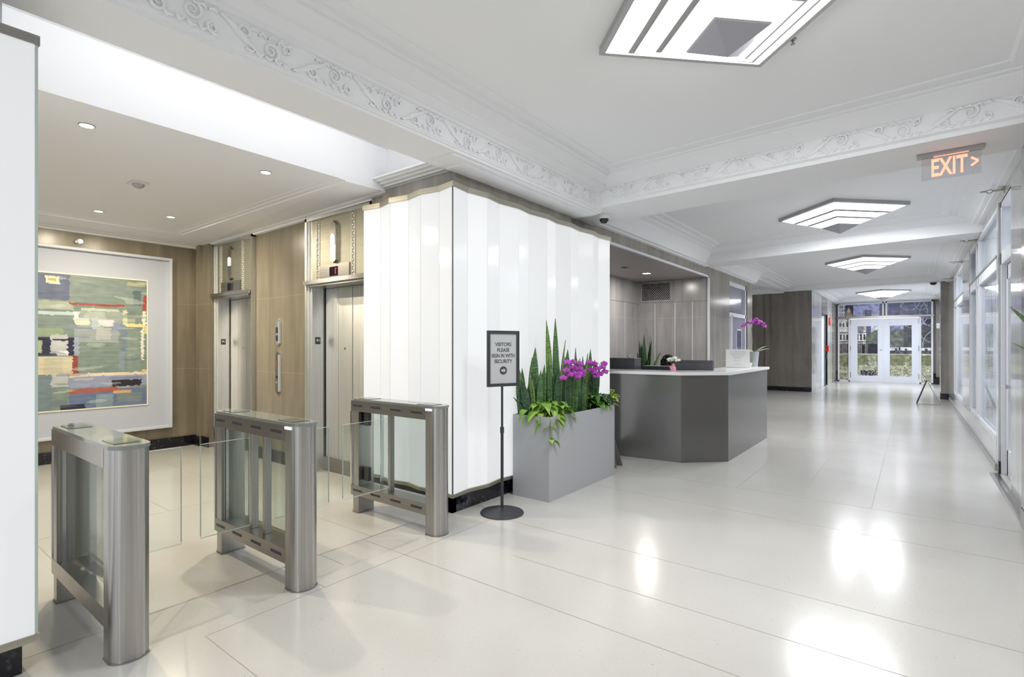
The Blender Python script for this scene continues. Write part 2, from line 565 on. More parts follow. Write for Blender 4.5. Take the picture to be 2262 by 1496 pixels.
# alcove walls
al = MB()
al.box(-4.95, -4.875, 5.2, 11.1, 0, 2.4)
al.box(-4.95, -4.88, 5.2, 11.1, 2.408, 2.95)
al.box(-4.875, -3.33, 11.03, 11.038, 0, 2.4)
al.box(-4.875, -3.33, 11.034, 11.038, 2.408, 2.95)
al.box(-4.95, -3.4, 5.2, 5.3, 0, 2.95)
al.build('wall_alcove', 'panel_grey', kind='structure')
sm = MB()
for y in (6.4, 7.4, 8.4, 9.4, 10.3):
    sm.box(-4.878, -4.872, y - 0.004, y + 0.004, 0, 2.4)
for x in (-4.5, -4.05, -3.68):
    sm.box(x - 0.006, x + 0.006, 11.024, 11.032, 0, 2.4)
sm.build('trim_4', 'white_metal', kind='structure')
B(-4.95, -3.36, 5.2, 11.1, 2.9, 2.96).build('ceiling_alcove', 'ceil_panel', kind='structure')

# dark stone block closing the side passage, and its corridor face
blk = MB()
blk.box(-9, -2.55, 19.02, 19.5, 0.0, 3.5)
blk.box(-3.9, -3.78, 18.94, 19.05, 0.14, 3.5)
blk.box(-2.95, -2.55, 19.5, 21.3, 0.0, 3.5)
blk.box(-2.95, -2.55, 24.3, 26.2, 0.0, 3.5)
blk.box(-2.95, -2.55, 21.3, 24.3, 2.65, 3.5)
blk.box(-2.95, -2.7, 22.9, 24.3, 0, 2.65)
blk.build('wall_passage', 'stone_dark', kind='structure')
B(-9, -2.56, 18.99, 19.05, 0, 0.14).build('baseboard_passage', 'black_marble', kind='structure')
MB().box(-2.555, -2.545, 19.03, 21.3, 0.0, 3.25).box(-2.555, -2.545, 22.95, 24.3, 0.0, 3.25).build('trim_5', 'stone_pale', kind='structure')
# low wall of the passage seen to the left of the block
B(-9, -3.62, 14.75, 14.9, 0, 3.4).build('wall_passage_near', 'stone_dark', kind='structure')
# passage ceiling
B(-9, -3.6, 14.9, 18.93, 3.38, 3.4).build('ceiling_passage', 'white_paint', kind='structure')

# left pilaster next to the camera
MB().box(-4.3, -3.14, -4, 0.46, 0.12, 2.84).build('wall_pilaster', 'white_paint', kind='structure')
MB().box(-4.3, -3.13, -4, 0.506, 0, 0.13).build('baseboard_pilaster', 'black_marble', kind='structure')
g = MB()
for y in (0.36, 0.44):
    g.box(-3.6, -3.2, y, y + 0.012, 2.985, 2.998)
g.box(-4.12, -3.26, -4, 0.46, 2.84, 3.4)
g.build('trim_6', 'white_paint', kind='structure')

# end wall
e = MB()
e.box(-3.0, -2.6, 25.9, 26.3, 0, 3.5)
e.box(-2.6, -2.5, 25.95, 26.3, 0, 3.5)
e.box(0.64, 0.72, 25.95, 26.3, 0, 3.5)
e.box(0.72, 1.3, 25.8, 26.3, 0, 3.5)
e.box(-2.5, 0.64, 25.95, 26.3, 3.26, 3.5)
e.build('wall_end', 'stone_dark', kind='structure')
MB().box(-2.75, -2.58, 25.86, 25.95, 0, 0.3).box(-2.62, -2.49, 25.9, 25.96, 0, 0.42).box(0.63, 0.74, 25.9, 25.96, 0, 0.42).box(0.72, 0.9, 25.74, 25.8, 0, 0.28).build('baseboard_end', 'black_marble', kind='structure')

# ---- ceilings
ce = MB()
ce.box(-3.6, 3.2, -4, 27, 3.4, 3.5)
ce.build('ceiling_hall', 'white_paint', kind='structure')
B(-8.45, -4.12, -4, 3.38, 2.98, 3.45).build('ceiling_lobby', 'white_paint', kind='structure')
MB().box(-4.12, -3.25, -4, 3.34, 3.4, 3.46).box(-4.12, -3.25, 3.33, 3.4, 3.02, 3.45).build('ceiling_slot', 'white_paint', kind='structure')


def vec(ax):
    return lambda a, b: Vector(ax[0]) * a + Vector(ax[1]) * b


# lobby cornice (a = distance from wall, b = height)
prof = [(0.0, 2.895), (0.05, 2.9), (0.055, 2.915), (0.10, 2.925), (0.12, 2.935), (0.62, 2.955), (0.63, 2.965), (0.69, 2.967), (0.70, 2.975), (0.76, 2.976), (0.775, 2.99)]
c = MB()
n = len(prof)
vs = [(-8.45 + a, -4, b) for a, b in prof] + [(-8.45 + a, 3.38 - a * 0.85, b) for a, b in prof]
vs += [(-4.112, 3.38 - a * 0.85, b + 0.05 * (1 - a / 0.775)) for a, b in prof]
fs = [(i, i + 1, n + i + 1, n + i) for i in range(n - 1)] + [(n + i, n + i + 1, 2 * n + i + 1, 2 * n + i) for i in range(n - 1)]
c.add(vs, fs)
c.add([(-4.112, 3.38 - a * 0.85, b + 0.05 * (1 - a / 0.775)) for a, b in prof] + [(-4.112, 3.38, 3.0)], [tuple(range(n + 1))])
c.build('trim_7', 'white_paint', kind='structure')
# end cornice of the slot
c = MB()
for k, (d, z) in enumerate(((0.02, 2.995), (0.06, 3.015), (0.10, 3.03), (0.15, 3.045), (0.19, 3.058))):
    c.box(-4.12, -3.24, 3.34 - d, 3.345, z, 3.075)
c.build('trim_8', 'plaster', kind='structure')


def scrolls(mb, P, U, V, N, L, H, step=0.42, th=0.006):
    """acanthus scroll relief on a band: P origin, U along, V up the band, N out of it"""
    P, U, V, N = map(Vector, (P, U, V, N))
    k = int(L / step)
    st = L / k
    f = lambda u, v: P + U * u + V * v + N * (th * 0.35)
    for i in range(k):
        u0 = i * st
        s = 1 if i % 2 else -1
        vv = lambda q: H * 0.5 + s * H * q      # mirrored up and down from repeat to repeat
        # long diagonal leaf: three ribs side by side
        for q in (-1, 0, 1):
            mb.tube([f(u0 + st * (0.0 + 0.02 * q), vv(-0.42 + 0.0 * q)), f(u0 + st * (0.20 + 0.03 * q), vv(-0.10 + 0.10 * q)), f(u0 + st * (0.46 + 0.02 * q), vv(0.30 + 0.06 * q))],
                    [th * 0.4, th * 1.1, th * 0.4], 5, False)
        # two spirals
        for cu, cv, rr, dr_ in ((0.30, -0.16, 0.26, 1), (0.66, 0.10, 0.32, -1), (0.90, -0.20, 0.18, 1)):
            pts = []
            for q in range(16):
                a = q / 15 * 3.0 * pi
                r_ = H * rr * (1 - q / 18)
                pts.append(f(u0 + st * cu + dr_ * r_ * cos(a + 2.0), vv(cv) + s * r_ * sin(a + 2.0)))
            mb.tube(pts, [th * 0.75 * (1 - q / 26) for q in range(16)], 5, False)
        # short curled leaves between them
        for q in range(5):
            a0 = 0.35 + q * 0.13
            mb.tube([f(u0 + st * a0, vv(-0.30 + 0.05 * (q % 2))), f(u0 + st * (a0 + 0.05), vv(-0.40)), f(u0 + st * (a0 + 0.11), vv(-0.36 + 0.1 * (q % 2)))], [th * 0.4, th * 0.9, th * 0.3], 5, False)
            mb.tube([f(u0 + st * (a0 - 0.03), vv(0.36)), f(u0 + st * (a0 + 0.04), vv(0.43)), f(u0 + st * (a0 + 0.09), vv(0.32))], [th * 0.4, th * 0.9, th * 0.3], 5, False)


# beam along the left side of the hall (profile a = X, b = Z), ends at the first cross beam
def left_profile(x):  # x = outer face of the beam
    return [(-3.25, 3.4), (-3.25, 3.0), (x, 3.0), (x, 3.018), (x + 0.012, 3.022), (x + 0.012, 3.032), (x + 0.02, 3.036),
            (x + 0.035, 3.19), (x + 0.05, 3.196), (x + 0.05, 3.214), (x + 0.066, 3.22), (x + 0.11, 3.262), (x + 0.125, 3.266), (x + 0.125, 3.284),
            (x + 0.19, 3.335), (x + 0.205, 3.338), (x + 0.205, 3.352), (x + 0.235, 3.356), (x + 0.24, 3.385), (x + 0.33, 3.387), (x + 0.335, 3.4)]


bm_ = MB()
pr = left_profile(-2.87)
y1L = 5.45
n = len(pr)
vs = [(a, -4, b) for a, b in pr] + [(a, y1L - (a + 3.2) * 0.055, b) for a, b in pr]
bm_.add(vs, [(i, i + 1, n + i + 1, n + i) for i in range(n - 1)])
bm_.build('ceiling_beam_left', 'white_paint', kind='structure')
o = MB()
scrolls(o, (-2.848, -1.2, 3.04), (0, 1, 0), (0.09, 0, 0.995), (1, 0, -0.09), 6.45, 0.148, step=0.40, th=0.013)
o.build('trim_9', 'plaster', kind='structure')
# small mouldings under the soffit over the light wall
MB().box(-3.2, -2.9, 3.0, 5.4, 2.985, 3.001).box(-3.17, -2.95, 3.2, 5.35, 2.972, 2.986).build('trim_10', 'white_paint', kind='structure')


def beam(name, L, R, z, wdt, orn=None, zc=3.4):
    """cross beam from (xl, yl) to (xr, yr) = near lower edge; side faces step out to the ceiling"""
    (xl, yl), (xr, yr) = L, R
    h = zc - z
    P = [(-0.32, h), (-0.315, h - 0.012), (-0.2, h - 0.014), (-0.195, h - 0.03), (-0.16, h - 0.034), (-0.155, h - 0.05)]
    if orn:
        P += [(-0.05, h - 0.14), (-0.04, h - 0.15), (-0.03, 0.05), (-0.01, 0.04), (0, 0.035), (0, 0), (wdt, 0), (wdt, 0.06)]
    else:
        P += [(-0.05, h - 0.12), (0, h - 0.13), (0, 0), (wdt, 0), (wdt, 0.06)]
    P += [(wdt + 0.05, 0.09), (wdt + 0.10, h - 0.05), (wdt + 0.2, h - 0.03), (wdt + 0.205, h - 0.014), (wdt + 0.3, h - 0.012), (wdt + 0.305, h)]
    n = len(P)
    vs = [(xl, yl + a, z + b) for a, b in P] + [(xr, yr + a, z + b) for a, b in P]
    mb = MB().add(vs, [(i, i + 1, n + i + 1, n + i)[::-1] for i in range(n - 1)])
    return mb.build(name, 'white_paint', kind='structure')


beam('ceiling_beam_first', (-3.62, 5.42), (1.3, 5.13), 3.05, 0.68, orn=True)
o = MB()
U = Vector((3.55, -0.21, 0)).normalized()
scrolls(o, (-2.8, 5.345, 3.105), tuple(U), (0, -0.12, 0.99), (-0.05, -0.99, -0.12), 3.7, 0.15, step=0.38, th=0.014)
o.build('trim_11', 'plaster', kind='structure')
beam('ceiling_beam_second', (-3.4, 10.56), (1.2, 9.98), 3.1, 0.62)
beam('ceiling_beam_third', (-3.4, 18.95), (1.2, 18.25), 3.25, 0.5)
beam('ceiling_beam_last', (-3.2, 25.2), (1.2, 25.0), 3.27, 0.95)


def side_cornice(name, x, s, y0, y1, z0, zc=3.4, wd=0.48):
    """cornice along a side wall; s = +1 projects to +X"""
    h = zc - z0
    P = [(0, 0), (0.06, 0.005), (0.065, 0.02), (0.11, 0.03), (0.12, 0.05), (wd - 0.26, h - 0.09), (wd - 0.2, h - 0.06), (wd - 0.195, h - 0.045), (wd - 0.12, h - 0.04),
         (wd - 0.115, h - 0.02), (wd - 0.02, h - 0.016), (wd, h)]
    n = len(P)
    vs = [(x + s * a, y0, z0 + b) for a, b in P] + [(x + s * a, y1, z0 + b) for a, b in P]
    fs = [(i, i + 1, n + i + 1, n + i) for i in range(n - 1)]
    if s > 0: fs = [f[::-1] for f in fs]
    MB().add(vs, fs).build(name, 'white_paint', kind='structure')


side_cornice('trim_12', -3.352, 1, 6.0, 10.8, 3.07)
side_cornice('trim_13', -3.352, 1, 11.0, 14.75, 3.1)
side_cornice('trim_20', -3.352, 1, 14.75, 18.95, 3.27)
MB().box(-3.6, -3.352, 14.75, 19.0, 3.27, 3.395).box(-9, -3.34, 18.93, 19.0, 3.21, 3.39).build('trim_21', 'white_paint', kind='structure')
MB().box(-3.352, -2.9, 14.74, 14.76, 3.25, 3.39).build('trim_22', 'white_paint', kind='structure')
side_cornice('trim_14', -2.55, 1, 19.3, 26, 3.25, wd=0.4)
side_cornice('trim_15', 0.80, -1, 5.9, 10.6, 3.2)
side_cornice('trim_16', 0.80, -1, 10.5, 18.8, 3.22)
side_cornice('trim_17', 0.85, -1, 19, 26, 3.27)
side_cornice('trim_18', 1.0, -1, -4, 5.4, 3.1)

# ---- right wall: header, piers, plinth
rw = MB()
rw.box(0.80, 1.0, 5.86, 26, 3.08, 3.45)
rw.box(0.78, 1.0, 8.25, 18.3, 0, 0.335)
rw.box(0.78, 1.0, 8.12, 8.26, 0.14, 3.1)
rw.box(0.785, 1.0, 5.86, 7.2, 0, 3.1)
rw.box(0.78, 1.0, 11.95, 13.45, 0.33, 3.1)
rw.box(0.88, 1.0, 19.2, 26, 0, 0.335)
rw.box(0.78, 1.0, 16.2, 18.6, 0.33, 3.1)
rw.build('wall_right', 'stone_pale', kind='structure')
MB().box(0.70, 1.25, 5.0, 5.85, 0.15, 3.4).box(0.62, 1.0, 18.6, 19.25, 0.16, 3.3).box(0.8, 1.0, 8.10, 8.125, 0.14, 0.3).build('wall_right_piers', 'stone_grey', kind='structure')
MB().box(0.695, 1.25, 4.99, 5.86, 0, 0.15).box(0.61, 1.0, 18.58, 19.26, 0, 0.16).box(0.778, 1.0, 8.09, 8.27, 0, 0.14).box(0.9, 1.0, 25.2, 25.8, 0, 0.28).build('baseboard_right', 'black_marble', kind='structure')
MB().box(0.765, 0.782, 8.27, 18.3, 0, 0.075).box(0.70, 0.785, 5.86, 8.1, 0, 0.004).build('trim_19', 'steel', kind='structure')
B(1.9, 2.0, 5, 26, 0, 3.4).build('wall_shops', 'white_paint', kind='structure')
B(1.0, 3.0, -4, 5.0, 0, 3.4).build('wall_right_near', 'stone_pale', kind='structure')

# assumed light added inside the shops behind the right hand windows
for y in (9.3, 14.5, 22):
    area('shop_fill_light', (1.45, y, 3.3), 0.5, 3.0, 90, (0.95, 0.97, 1.0))

# windows on the right: frame, transom, panes
wi = 0


def shop_window(y0, y1, mulls, x=0.80, backing='mottled'):
    global wi
    wi += 1
    r = struct_root('window_%d' % wi, (x, y0, 0))
    f = MB()
    for (a, b_) in ((0.335, 0.40), (2.36, 2.52), (3.03, 3.08)):
        f.box(x - 0.015, x + 0.07, y0, y1, a, b_)
    for y in [y0, y1 - 0.06] + list(mulls):
        f.box(x - 0.015, x + 0.07, y, y + 0.06, 0.335, 3.08)
    f.build('window_frame', 'white_metal', r, bevel=0.004)
    MB().box(x - 0.03, x - 0.015, y0, y1, 2.50, 2.515).build('transom_ledge', 'steel_dark', r)
    ys = sorted([y0] + list(mulls) + [y1 - 0.06])
    for a, b_ in zip(ys, ys[1:]):
        B(x + 0.02, x + 0.028, a + 0.06, b_, 0.4, 2.36).build('pane', 'shop_glass', r)
        B(x + 0.02, x + 0.028, a + 0.06, b_, 2.52, 3.03).build('pane', 'shop_glass', r)
    if backing:
        B(x + 0.055, x + 0.075, y0 + 0.03, y1 - 0.03, 0.38, 2.40).build('pale_backing', backing, r)  # added sheet: pale mottled reflections of the panes put into its colour
        B(x + 0.055, x + 0.075, y0 + 0.03, y1 - 0.03, 2.48, 3.05).build('upper_backing', 'paper', r)  # added white sheet that makes the upper panes read bright


shop_window(8.27, 11.95, (10.42, 10.75))
shop_window(13.45, 16.2, (15.3,))
shop_window(19.3, 25.2, (21.2, 23.2), x=0.9, backing=None)

# glazed door on the right, recessed
d = struct_root('door_1', (0.87, 8.05, 0))
MB().box(0.84, 0.90, 7.22, 7.36, 0.01, 2.36).box(0.84, 0.90, 7.92, 8.08, 0.01, 2.36).box(0.84, 0.90, 7.3, 8.0, 0.01, 0.3).box(0.84, 0.9, 7.3, 8.0, 2.2, 2.36).build('door_leaf', 'white_metal', d, bevel=0.004)
B(0.865, 0.873, 7.36, 7.92, 0.3, 2.2).build('pane', 'shop_glass', d)
MB().box(0.80, 0.92, 7.2, 8.12, 2.38, 2.52).box(0.80, 0.92, 7.2, 8.12, 3.03, 3.1).box(0.80, 0.92, 8.06, 8.12, 0, 3.1).build('door_frame', 'white_metal', d, bevel=0.004)
B(0.86, 0.868, 7.2, 8.06, 2.52, 3.03).build('pane', 'shop_glass', d)
MB().box(0.79, 0.84, 7.45, 7.7, 1.015, 1.045).box(0.77, 0.80, 7.45, 7.72, 1.01, 1.05).build('door_handle', 'chrome', d, bevel=0.005)

# ================================================================== LIGHT WALLS
def light_wall(name, label, pts, z0, z1, cap_h, closed_end=True):
    r = thing(name, label, 'light wall', (pts[0][0], pts[0][1], z0))
    for a, b_ in zip(pts, pts[1:]):
        mb = MB()
        ax, ay = a; bx, by = b_
        L = math.hypot(bx - ax, by - ay)
        ux, uy = (bx - ax) / L, (by - ay) / L
        e_ = 0.005
        mb.obox((ax + ux * e_, ay + uy * e_), (bx - ux * e_, by - uy * e_), 0.005, z0, z1)
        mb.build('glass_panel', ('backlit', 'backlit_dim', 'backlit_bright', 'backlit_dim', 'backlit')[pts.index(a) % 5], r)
    return r


def offset_strip(pts, d0, d1):
    """closed plan polygon: polyline offset by d0 and back by d1 (left normal positive)"""
    out = []
    for d_ in (d0, d1):
        row = []
        for i, p in enumerate(pts):
            a = Vector(pts[max(i - 1, 0)]); b_ = Vector(pts[min(i + 1, len(pts) - 1)])
            t_ = (b_ - a).normalized()
            row.append((p[0] - t_.y * d_, p[1] + t_.x * d_))
        out.append(row)
    return out


RIGHT_Y = [3.228, 3.447, 3.69, 3.895, 4.175, 4.39, 4.69, 4.905, 5.175, 5.395, 5.70, 5.895, 6.15]
RF = [((-3.125 if i % 2 == 0 else -3.158), y) for i, y in enumerate(RIGHT_Y)]
LF = [(-4.40, 3.262), (-4.173, 3.30), (-3.966, 3.245), (-3.742, 3.283), (-3.53, 3.236), (-3.326, 3.272), (-3.125, 3.228)]
pts = LF + RF[1:]
lw = light_wall('light_wall', 'tall glowing white glass light wall with folded panels, wrapping the corner behind the sign stand', pts, 0.18, 2.825, 0.05)


def cap(pts, z0, z1, name, m, parent, front=-0.014, back=0.05):
    a, b_ = offset_strip(pts, front, back)
    mb = MB()
    for i in range(len(pts) - 1):
        q = [a[i], a[i + 1], b_[i + 1], b_[i]]
        mb.prism(q, z0, z1)
    return mb.build(name, m, parent)


# outward side is to the right of the travel direction here (negative offset)
cap(pts, 2.825, 2.872, 'top_cap', 'steel_warm', lw, -0.02, 0.06)
cap(pts, 0.150, 0.18, 'bottom_cap', 'steel_warm', lw, -0.02, 0.06)
cap(pts, 0.18, 2.825, 'backing', 'glass_seam', lw, 0.012, 0.018)
B(-3.129, -3.119, 3.2235, 3.2325, 0.18, 2.825).build('corner_bead', 'glass_seam', lw)

lp = [(-3.09, -1.6), (-3.10, -0.9), (-3.09, -0.35), (-3.10, 0.15), (-3.09, 0.546), (-3.45, 0.515), (-3.85, 0.546), (-4.30, 0.515)]  # unseen end face after the corner assumed to glow, brightening the slot
lw2 = light_wall('light_wall', 'glowing white glass light wall cut off by the left edge of the photo', lp, 0.175, 2.79, 0.05)
cap(lp, 2.79, 2.832, 'top_cap', 'steel_dark', lw2, -0.016, 0.04)
cap(lp, 0.143, 0.175, 'bottom_cap', 'steel_warm', lw2, -0.016, 0.04)
cap(lp, 0.175, 2.79, 'backing', 'glass_seam', lw2, 0.012, 0.02)
B(-3.095, -3.084, 0.540, 0.551, 0.175, 2.79).build('corner_bead', 'glass_edge', lw2)

# ================================================================== TURNSTILES
def dpoly(xa, xb, y0, y1, bulge, n=12):
    """flat at xa, bowed outwards at xb"""
    yc = (y0 + y1) / 2; h = (y1 - y0) / 2
    s = 1 if xb > xa else -1
    P = [(xa, y0), (xa, y1)]
    for i in range(n + 1):
        a = pi / 2 - pi * i / n
        P.append((xb - s * bulge + s * bulge * cos(a), yc + h * sin(a)))
    return P


def turnstile(label, yc, slots, mull, wings, cap_light, hinges=False, rear_panel=True):
    X0, X1 = -3.945, -2.845
    y0, y1 = yc - 0.08, yc + 0.08
    r = thing('turnstile', label, 'turnstile', (-3.4, yc, 0), 'steel turnstiles between the two light walls')
    for xa, xb in ((-2.975, X1), (-3.815, X0)):
        p = MB().prism(dpoly(xa, xb, y0, y1, 0.07, 20), 0.008, 0.978, True)
        p.build('post', 'steel', r)
        MB().prism(dpoly(xa + (0.0), xb + (0.004 if xb > xa else -0.004), y0 - 0.004, y1 + 0.004, 0.07, 20), 0, 0.008).build('foot_plate', 'steel_dark', r)
    MB().box(-3.925, -2.975, y0 - 0.001, y1 + 0.001, 0.885, 0.978).build('top_rail', 'steel_dark' if slots else 'steel', r)
    MB().box(-3.925, -2.975, y0 - 0.001, y1 + 0.001, 0.15, 0.238).build('bottom_rail', 'steel_dark' if slots else 'steel', r)
    P = dpoly(-3.4, X1 + 0.006, y0 - 0.004, y1 + 0.004, 0.072, 20)
    Q = [(2 * -3.395 - x, y) for x, y in P[2:]]
    lid = P[2:] + Q[::-1][::-1]
    poly = P[2:] + [(x, y) for x, y in Q[::-1]]
    MB().prism(poly, 0.978, 0.996).build('lid', 'lid_glass', r)
    B(-3.1, -2.93, yc - 0.055, yc + 0.05, 0.996, 0.999).build('card_reader', 'reader_glass', r)
    B(-3.85, -3.68, yc - 0.055, yc + 0.05, 0.996, 0.999).build('card_reader', 'reader_glass', r)
    # dark band under the lid round the front of the post, with the status light
    a = dpoly(-2.93, X1 + 0.003, y0 - 0.002, y1 + 0.002, 0.07, 20)
    MB().prism(a[2:], 0.978, 0.9915).build('dark_band', 'black_gloss', r)
    if cap_light:
        MB().box(-2.972, -2.905, y0 - 0.006, y0 - 0.001, 0.958, 0.973).build('status_light', 'led_white', r)
    if slots:
        for zc in (0.935, 0.196):
            for x in (-3.83 + 0.0, -3.585, -3.33, -3.08):
                MB().box(x - 0.065, x + 0.065, y0 - 0.0025, y0 + 0.003, zc - 0.0095, zc + 0.0095).build('vent_slot', 'dark_slot', r, bevel=0.002)
    # inner uprights
    for x in mull:
        MB().box(x - 0.017, x + 0.017, yc - 0.03, yc + 0.015, 0.238, 0.885).build('upright', 'steel', r, bevel=0.004)
    MB().box(-3.935, -3.915, y0 - 0.001, y0 + 0.012, 0.24, 0.884).build('edge_strip', 'chrome', r)
    if rear_panel:
        MB().box(-3.815, -3.80, y0 + 0.01, y1 - 0.01, 0.238, 0.885).build('side_panel', 'steel', r)
        MB().box(-3.795, -3.787, yc - 0.06, yc - 0.045, 0.238, 0.885).build('edge_strip', 'chrome', r)
    MB().box(-3.79, -3.0, yc + 0.055, yc + 0.061, 0.245, 0.88).build('glass_infill', 'glass_tint', r)
    MB().box(-3.66, -3.65, yc + 0.03, yc + 0.061, 0.238, 0.885).build('edge_strip', 'chrome', r)
    for ya, yb in wings:
        wg = MB().box(-3.405, -3.395, ya, yb, 0.295, 0.86).build('wing', 'glass', r, bevel=0.003)
        rim = MB()
        far = yb if abs(yb - yc) > abs(ya - yc) else ya
        e_ = 0.0014
        rim.box(-3.4055, -3.3945, far - e_, far + e_, 0.305, 0.85)
        rim.box(-3.4055, -3.3945, ya, yb, 0.2935, 0.2955).box(-3.4055, -3.3945, ya, yb, 0.8595, 0.8615)
        rim.build('wing_edge', 'glass_edge', wg)
    if hinges:
        for z in (0.76, 0.28):
            MB().box(-3.80, -3.74, yc - 0.04, yc + 0.0, z, z + 0.12).build('hinge', 'dark_plastic', r, bevel=0.008)
    return r


turnstile('nearest turnstile, plain brushed steel rails without slots, beside the left light wall', 0.84, False, (), ((0.92, 1.238),), False)
turnstile('middle turnstile with two uprights and two glass wings', 1.722, True, (-3.50, -3.33), ((1.343, 1.642), (1.802, 2.212)), True)
turnstile('farthest turnstile, in front of the folded light wall, with one upright and black hinges', 2.855, True, (-3.47,), ((2.33, 2.775),), True, hinges=True, rear_panel=False)

# ================================================================== PICTURES
def fbm(x, y, z=0.0):
    return noise.noise(Vector((x, y, z)))


def picture(name, m, parent, nu, nv, P, func):
    """flat picture mesh: P(u,v) -> point, func(u,v) -> sRGB"""
    off = ROOT.get(parent.name, Vector((0, 0, 0)))
    vs = [tuple(Vector(P(i / nu, k / nv)) - off) for k in range(nv + 1) for i in range(nu + 1)]
    fs = [(k * (nu + 1) + i, k * (nu + 1) + i + 1, (k + 1) * (nu + 1) + i + 1, (k + 1) * (nu + 1) + i) for k in range(nv) for i in range(nu)]
    me = bpy.data.meshes.new(name)
    me.from_pydata(vs, [], fs)
    ca = me.color_attributes.new('Col', 'BYTE_COLOR', 'CORNER')
    data = []
    for k in range(nv):
        for i in range(nu):
            c_ = func((i + 0.5) / nu, (k + 0.5) / nv)
            lin = [max(0, min(1, q)) ** 2.2 for q in c_]
            data += (lin + [1.0]) * 4
    ca.data.foreach_set('color', data)
    me.materials.append(M['print'])
    me.update()
    o = bpy.data.objects.new(name, me)
    C.objects.link(o)
    o.parent = parent
    ROOT[o.name] = off
    return o


ART = [  # s0,s1,t0,t1 (t from the top), colour, roughness of edge
    (-9, 9, -1, 2, (0.44, 0.53, 0.49)),
    (-9, 0.26, -1, 0.19, (0.34, 0.39, 0.50)),
    (0.10, 9, 0.0, 0.16, (0.45, 0.53, 0.50)),
    (-9, 0.26, 0.0, 0.19, (0.33, 0.38, 0.50)),
    (-0.9, -0.3, 0.1, 0.3, (0.62, 0.60, 0.45)),
    (0.06, 0.175, 0.02, 0.075, (0.88, 0.84, 0.66)),
    (0.08, 0.15, 0.035, 0.055, (0.72, 0.66, 0.42)),
    (0.80, 0.98, 0.02, 0.05, (0.66, 0.66, 0.48)),
    (0.86, 0.94, 0.08, 0.2, (0.33, 0.42, 0.44)),
    (-0.8, 0.30, 0.20, 0.26, (0.60, 0.66, 0.58)),
    (0.0, 0.45, 0.275, 0.30, (0.66, 0.77, 0.78)),
    (0.30, 0.34, 0.27, 0.34, (0.80, 0.86, 0.82)),
    (0.36, 0.72, 0.24, 0.26, (0.70, 0.76, 0.66)),
    (0.35, 0.8, 0.26, 0.36, (0.55, 0.62, 0.57)),
    (0.31, 0.44, 0.335, 0.375, (0.84, 0.84, 0.72)),
    (0.31, 0.44, 0.315, 0.335, (0.72, 0.78, 0.80)),
    (0.22, 0.76, 0.37, 0.40, (0.45, 0.52, 0.58)),
    (0.30, 0.72, 0.40, 0.50, (0.55, 0.61, 0.62)),
    (0.46, 0.52, 0.31, 0.40, (0.62, 0.69, 0.78)),
    (0.52, 0.67, 0.325, 0.375, (0.80, 0.82, 0.84)),
    (0.50, 0.64, 0.385, 0.48, (0.66, 0.70, 0.68)),
    (0.66, 0.78, 0.345, 0.40, (0.48, 0.55, 0.68)),
    (0.755, 0.80, 0.245, 0.36, (0.76, 0.80, 0.64)),
    (0.78, 1.0, 0.28, 0.30, (0.72, 0.74, 0.56)),
    (0.78, 0.97, 0.35, 0.375, (0.88, 0.84, 0.55)),
    (0.74, 0.80, 0.37, 0.57, (0.42, 0.50, 0.56)),
    (0.715, 0.77, 0.57, 0.72, (0.48, 0.56, 0.62)),
    (0.80, 0.93, 0.4, 0.75, (0.46, 0.55, 0.50)),
    (0.80, 0.88, 0.28, 0.34, (0.60, 0.66, 0.52)),
    (0.25, 0.77, 0.205, 0.222, (0.64, 0.25, 0.22)),
    (0.955, 1.0, 0.17, 0.24, (0.66, 0.26, 0.22)),
    (0.965, 1.0, 0.12, 0.18, (0.60, 0.25, 0.22)),
    (0.955, 0.99, 0.25, 0.40, (0.87, 0.86, 0.76)),
    (0.94, 0.97, 0.40, 0.64, (0.84, 0.86, 0.80)),
    (0.97, 1.0, 0.36, 0.43, (0.78, 0.78, 0.52)),
    (-0.9, 0.21, 0.40, 0.46, (0.52, 0.62, 0.48)),
    (-0.4, 0.33, 0.465, 0.60, (0.14, 0.16, 0.26)),
    (-0.3, 0.03, 0.49, 0.58, (0.60, 0.68, 0.50)),
    (0.10, 0.245, 0.445, 0.58, (0.70, 0.73, 0.74)),
    (0.11, 0.24, 0.475, 0.49, (0.16, 0.18, 0.28)),
    (0.30, 0.345, 0.46, 0.60, (0.55, 0.62, 0.70)),
    (0.15, 0.25, 0.565, 0.60, (0.84, 0.84, 0.86)),
    (-0.2, 0.29, 0.605, 0.735, (0.78, 0.75, 0.60)),
    (0.04, 0.20, 0.62, 0.73, (0.72, 0.71, 0.58)),
    (0.285, 0.335, 0.60, 0.735, (0.58, 0.24, 0.20)),
    (-9, 0.11, 0.735, 1.1, (0.40, 0.50, 0.52)),
    (0.11, 0.25, 0.735, 0.83, (0.66, 0.70, 0.70)),
    (0.25, 1.0, 0.745, 0.84, (0.52, 0.57, 0.70)),
    (0.27, 1.0, 0.735, 0.758, (0.86, 0.80, 0.68)),
    (0.26, 0.31, 0.735, 0.765, (0.86, 0.74, 0.50)),
    (0.95, 1.0, 0.72, 0.75, (0.84, 0.72, 0.48)),
    (0.26, 1.0, 0.86, 1.0, (0.34, 0.43, 0.58)),
    (0.50, 0.66, 0.90, 1.0, (0.45, 0.56, 0.62)),
    (0.70, 0.95, 0.90, 0.97, (0.42, 0.50, 0.50)),
    (0.26, 0.72, 0.85, 0.885, (0.66, 0.32, 0.27)),
    (0.70, 0.84, 0.83, 0.86, (0.62, 0.62, 0.62)),
    (0.65, 0.94, 0.795, 0.845, (0.13, 0.14, 0.20)),
    (0.66, 0.84, 0.875, 0.90, (0.80, 0.62, 0.40)),
    (0.18, 0.40, 0.965, 1.0, (0.12, 0.16, 0.24)),
]


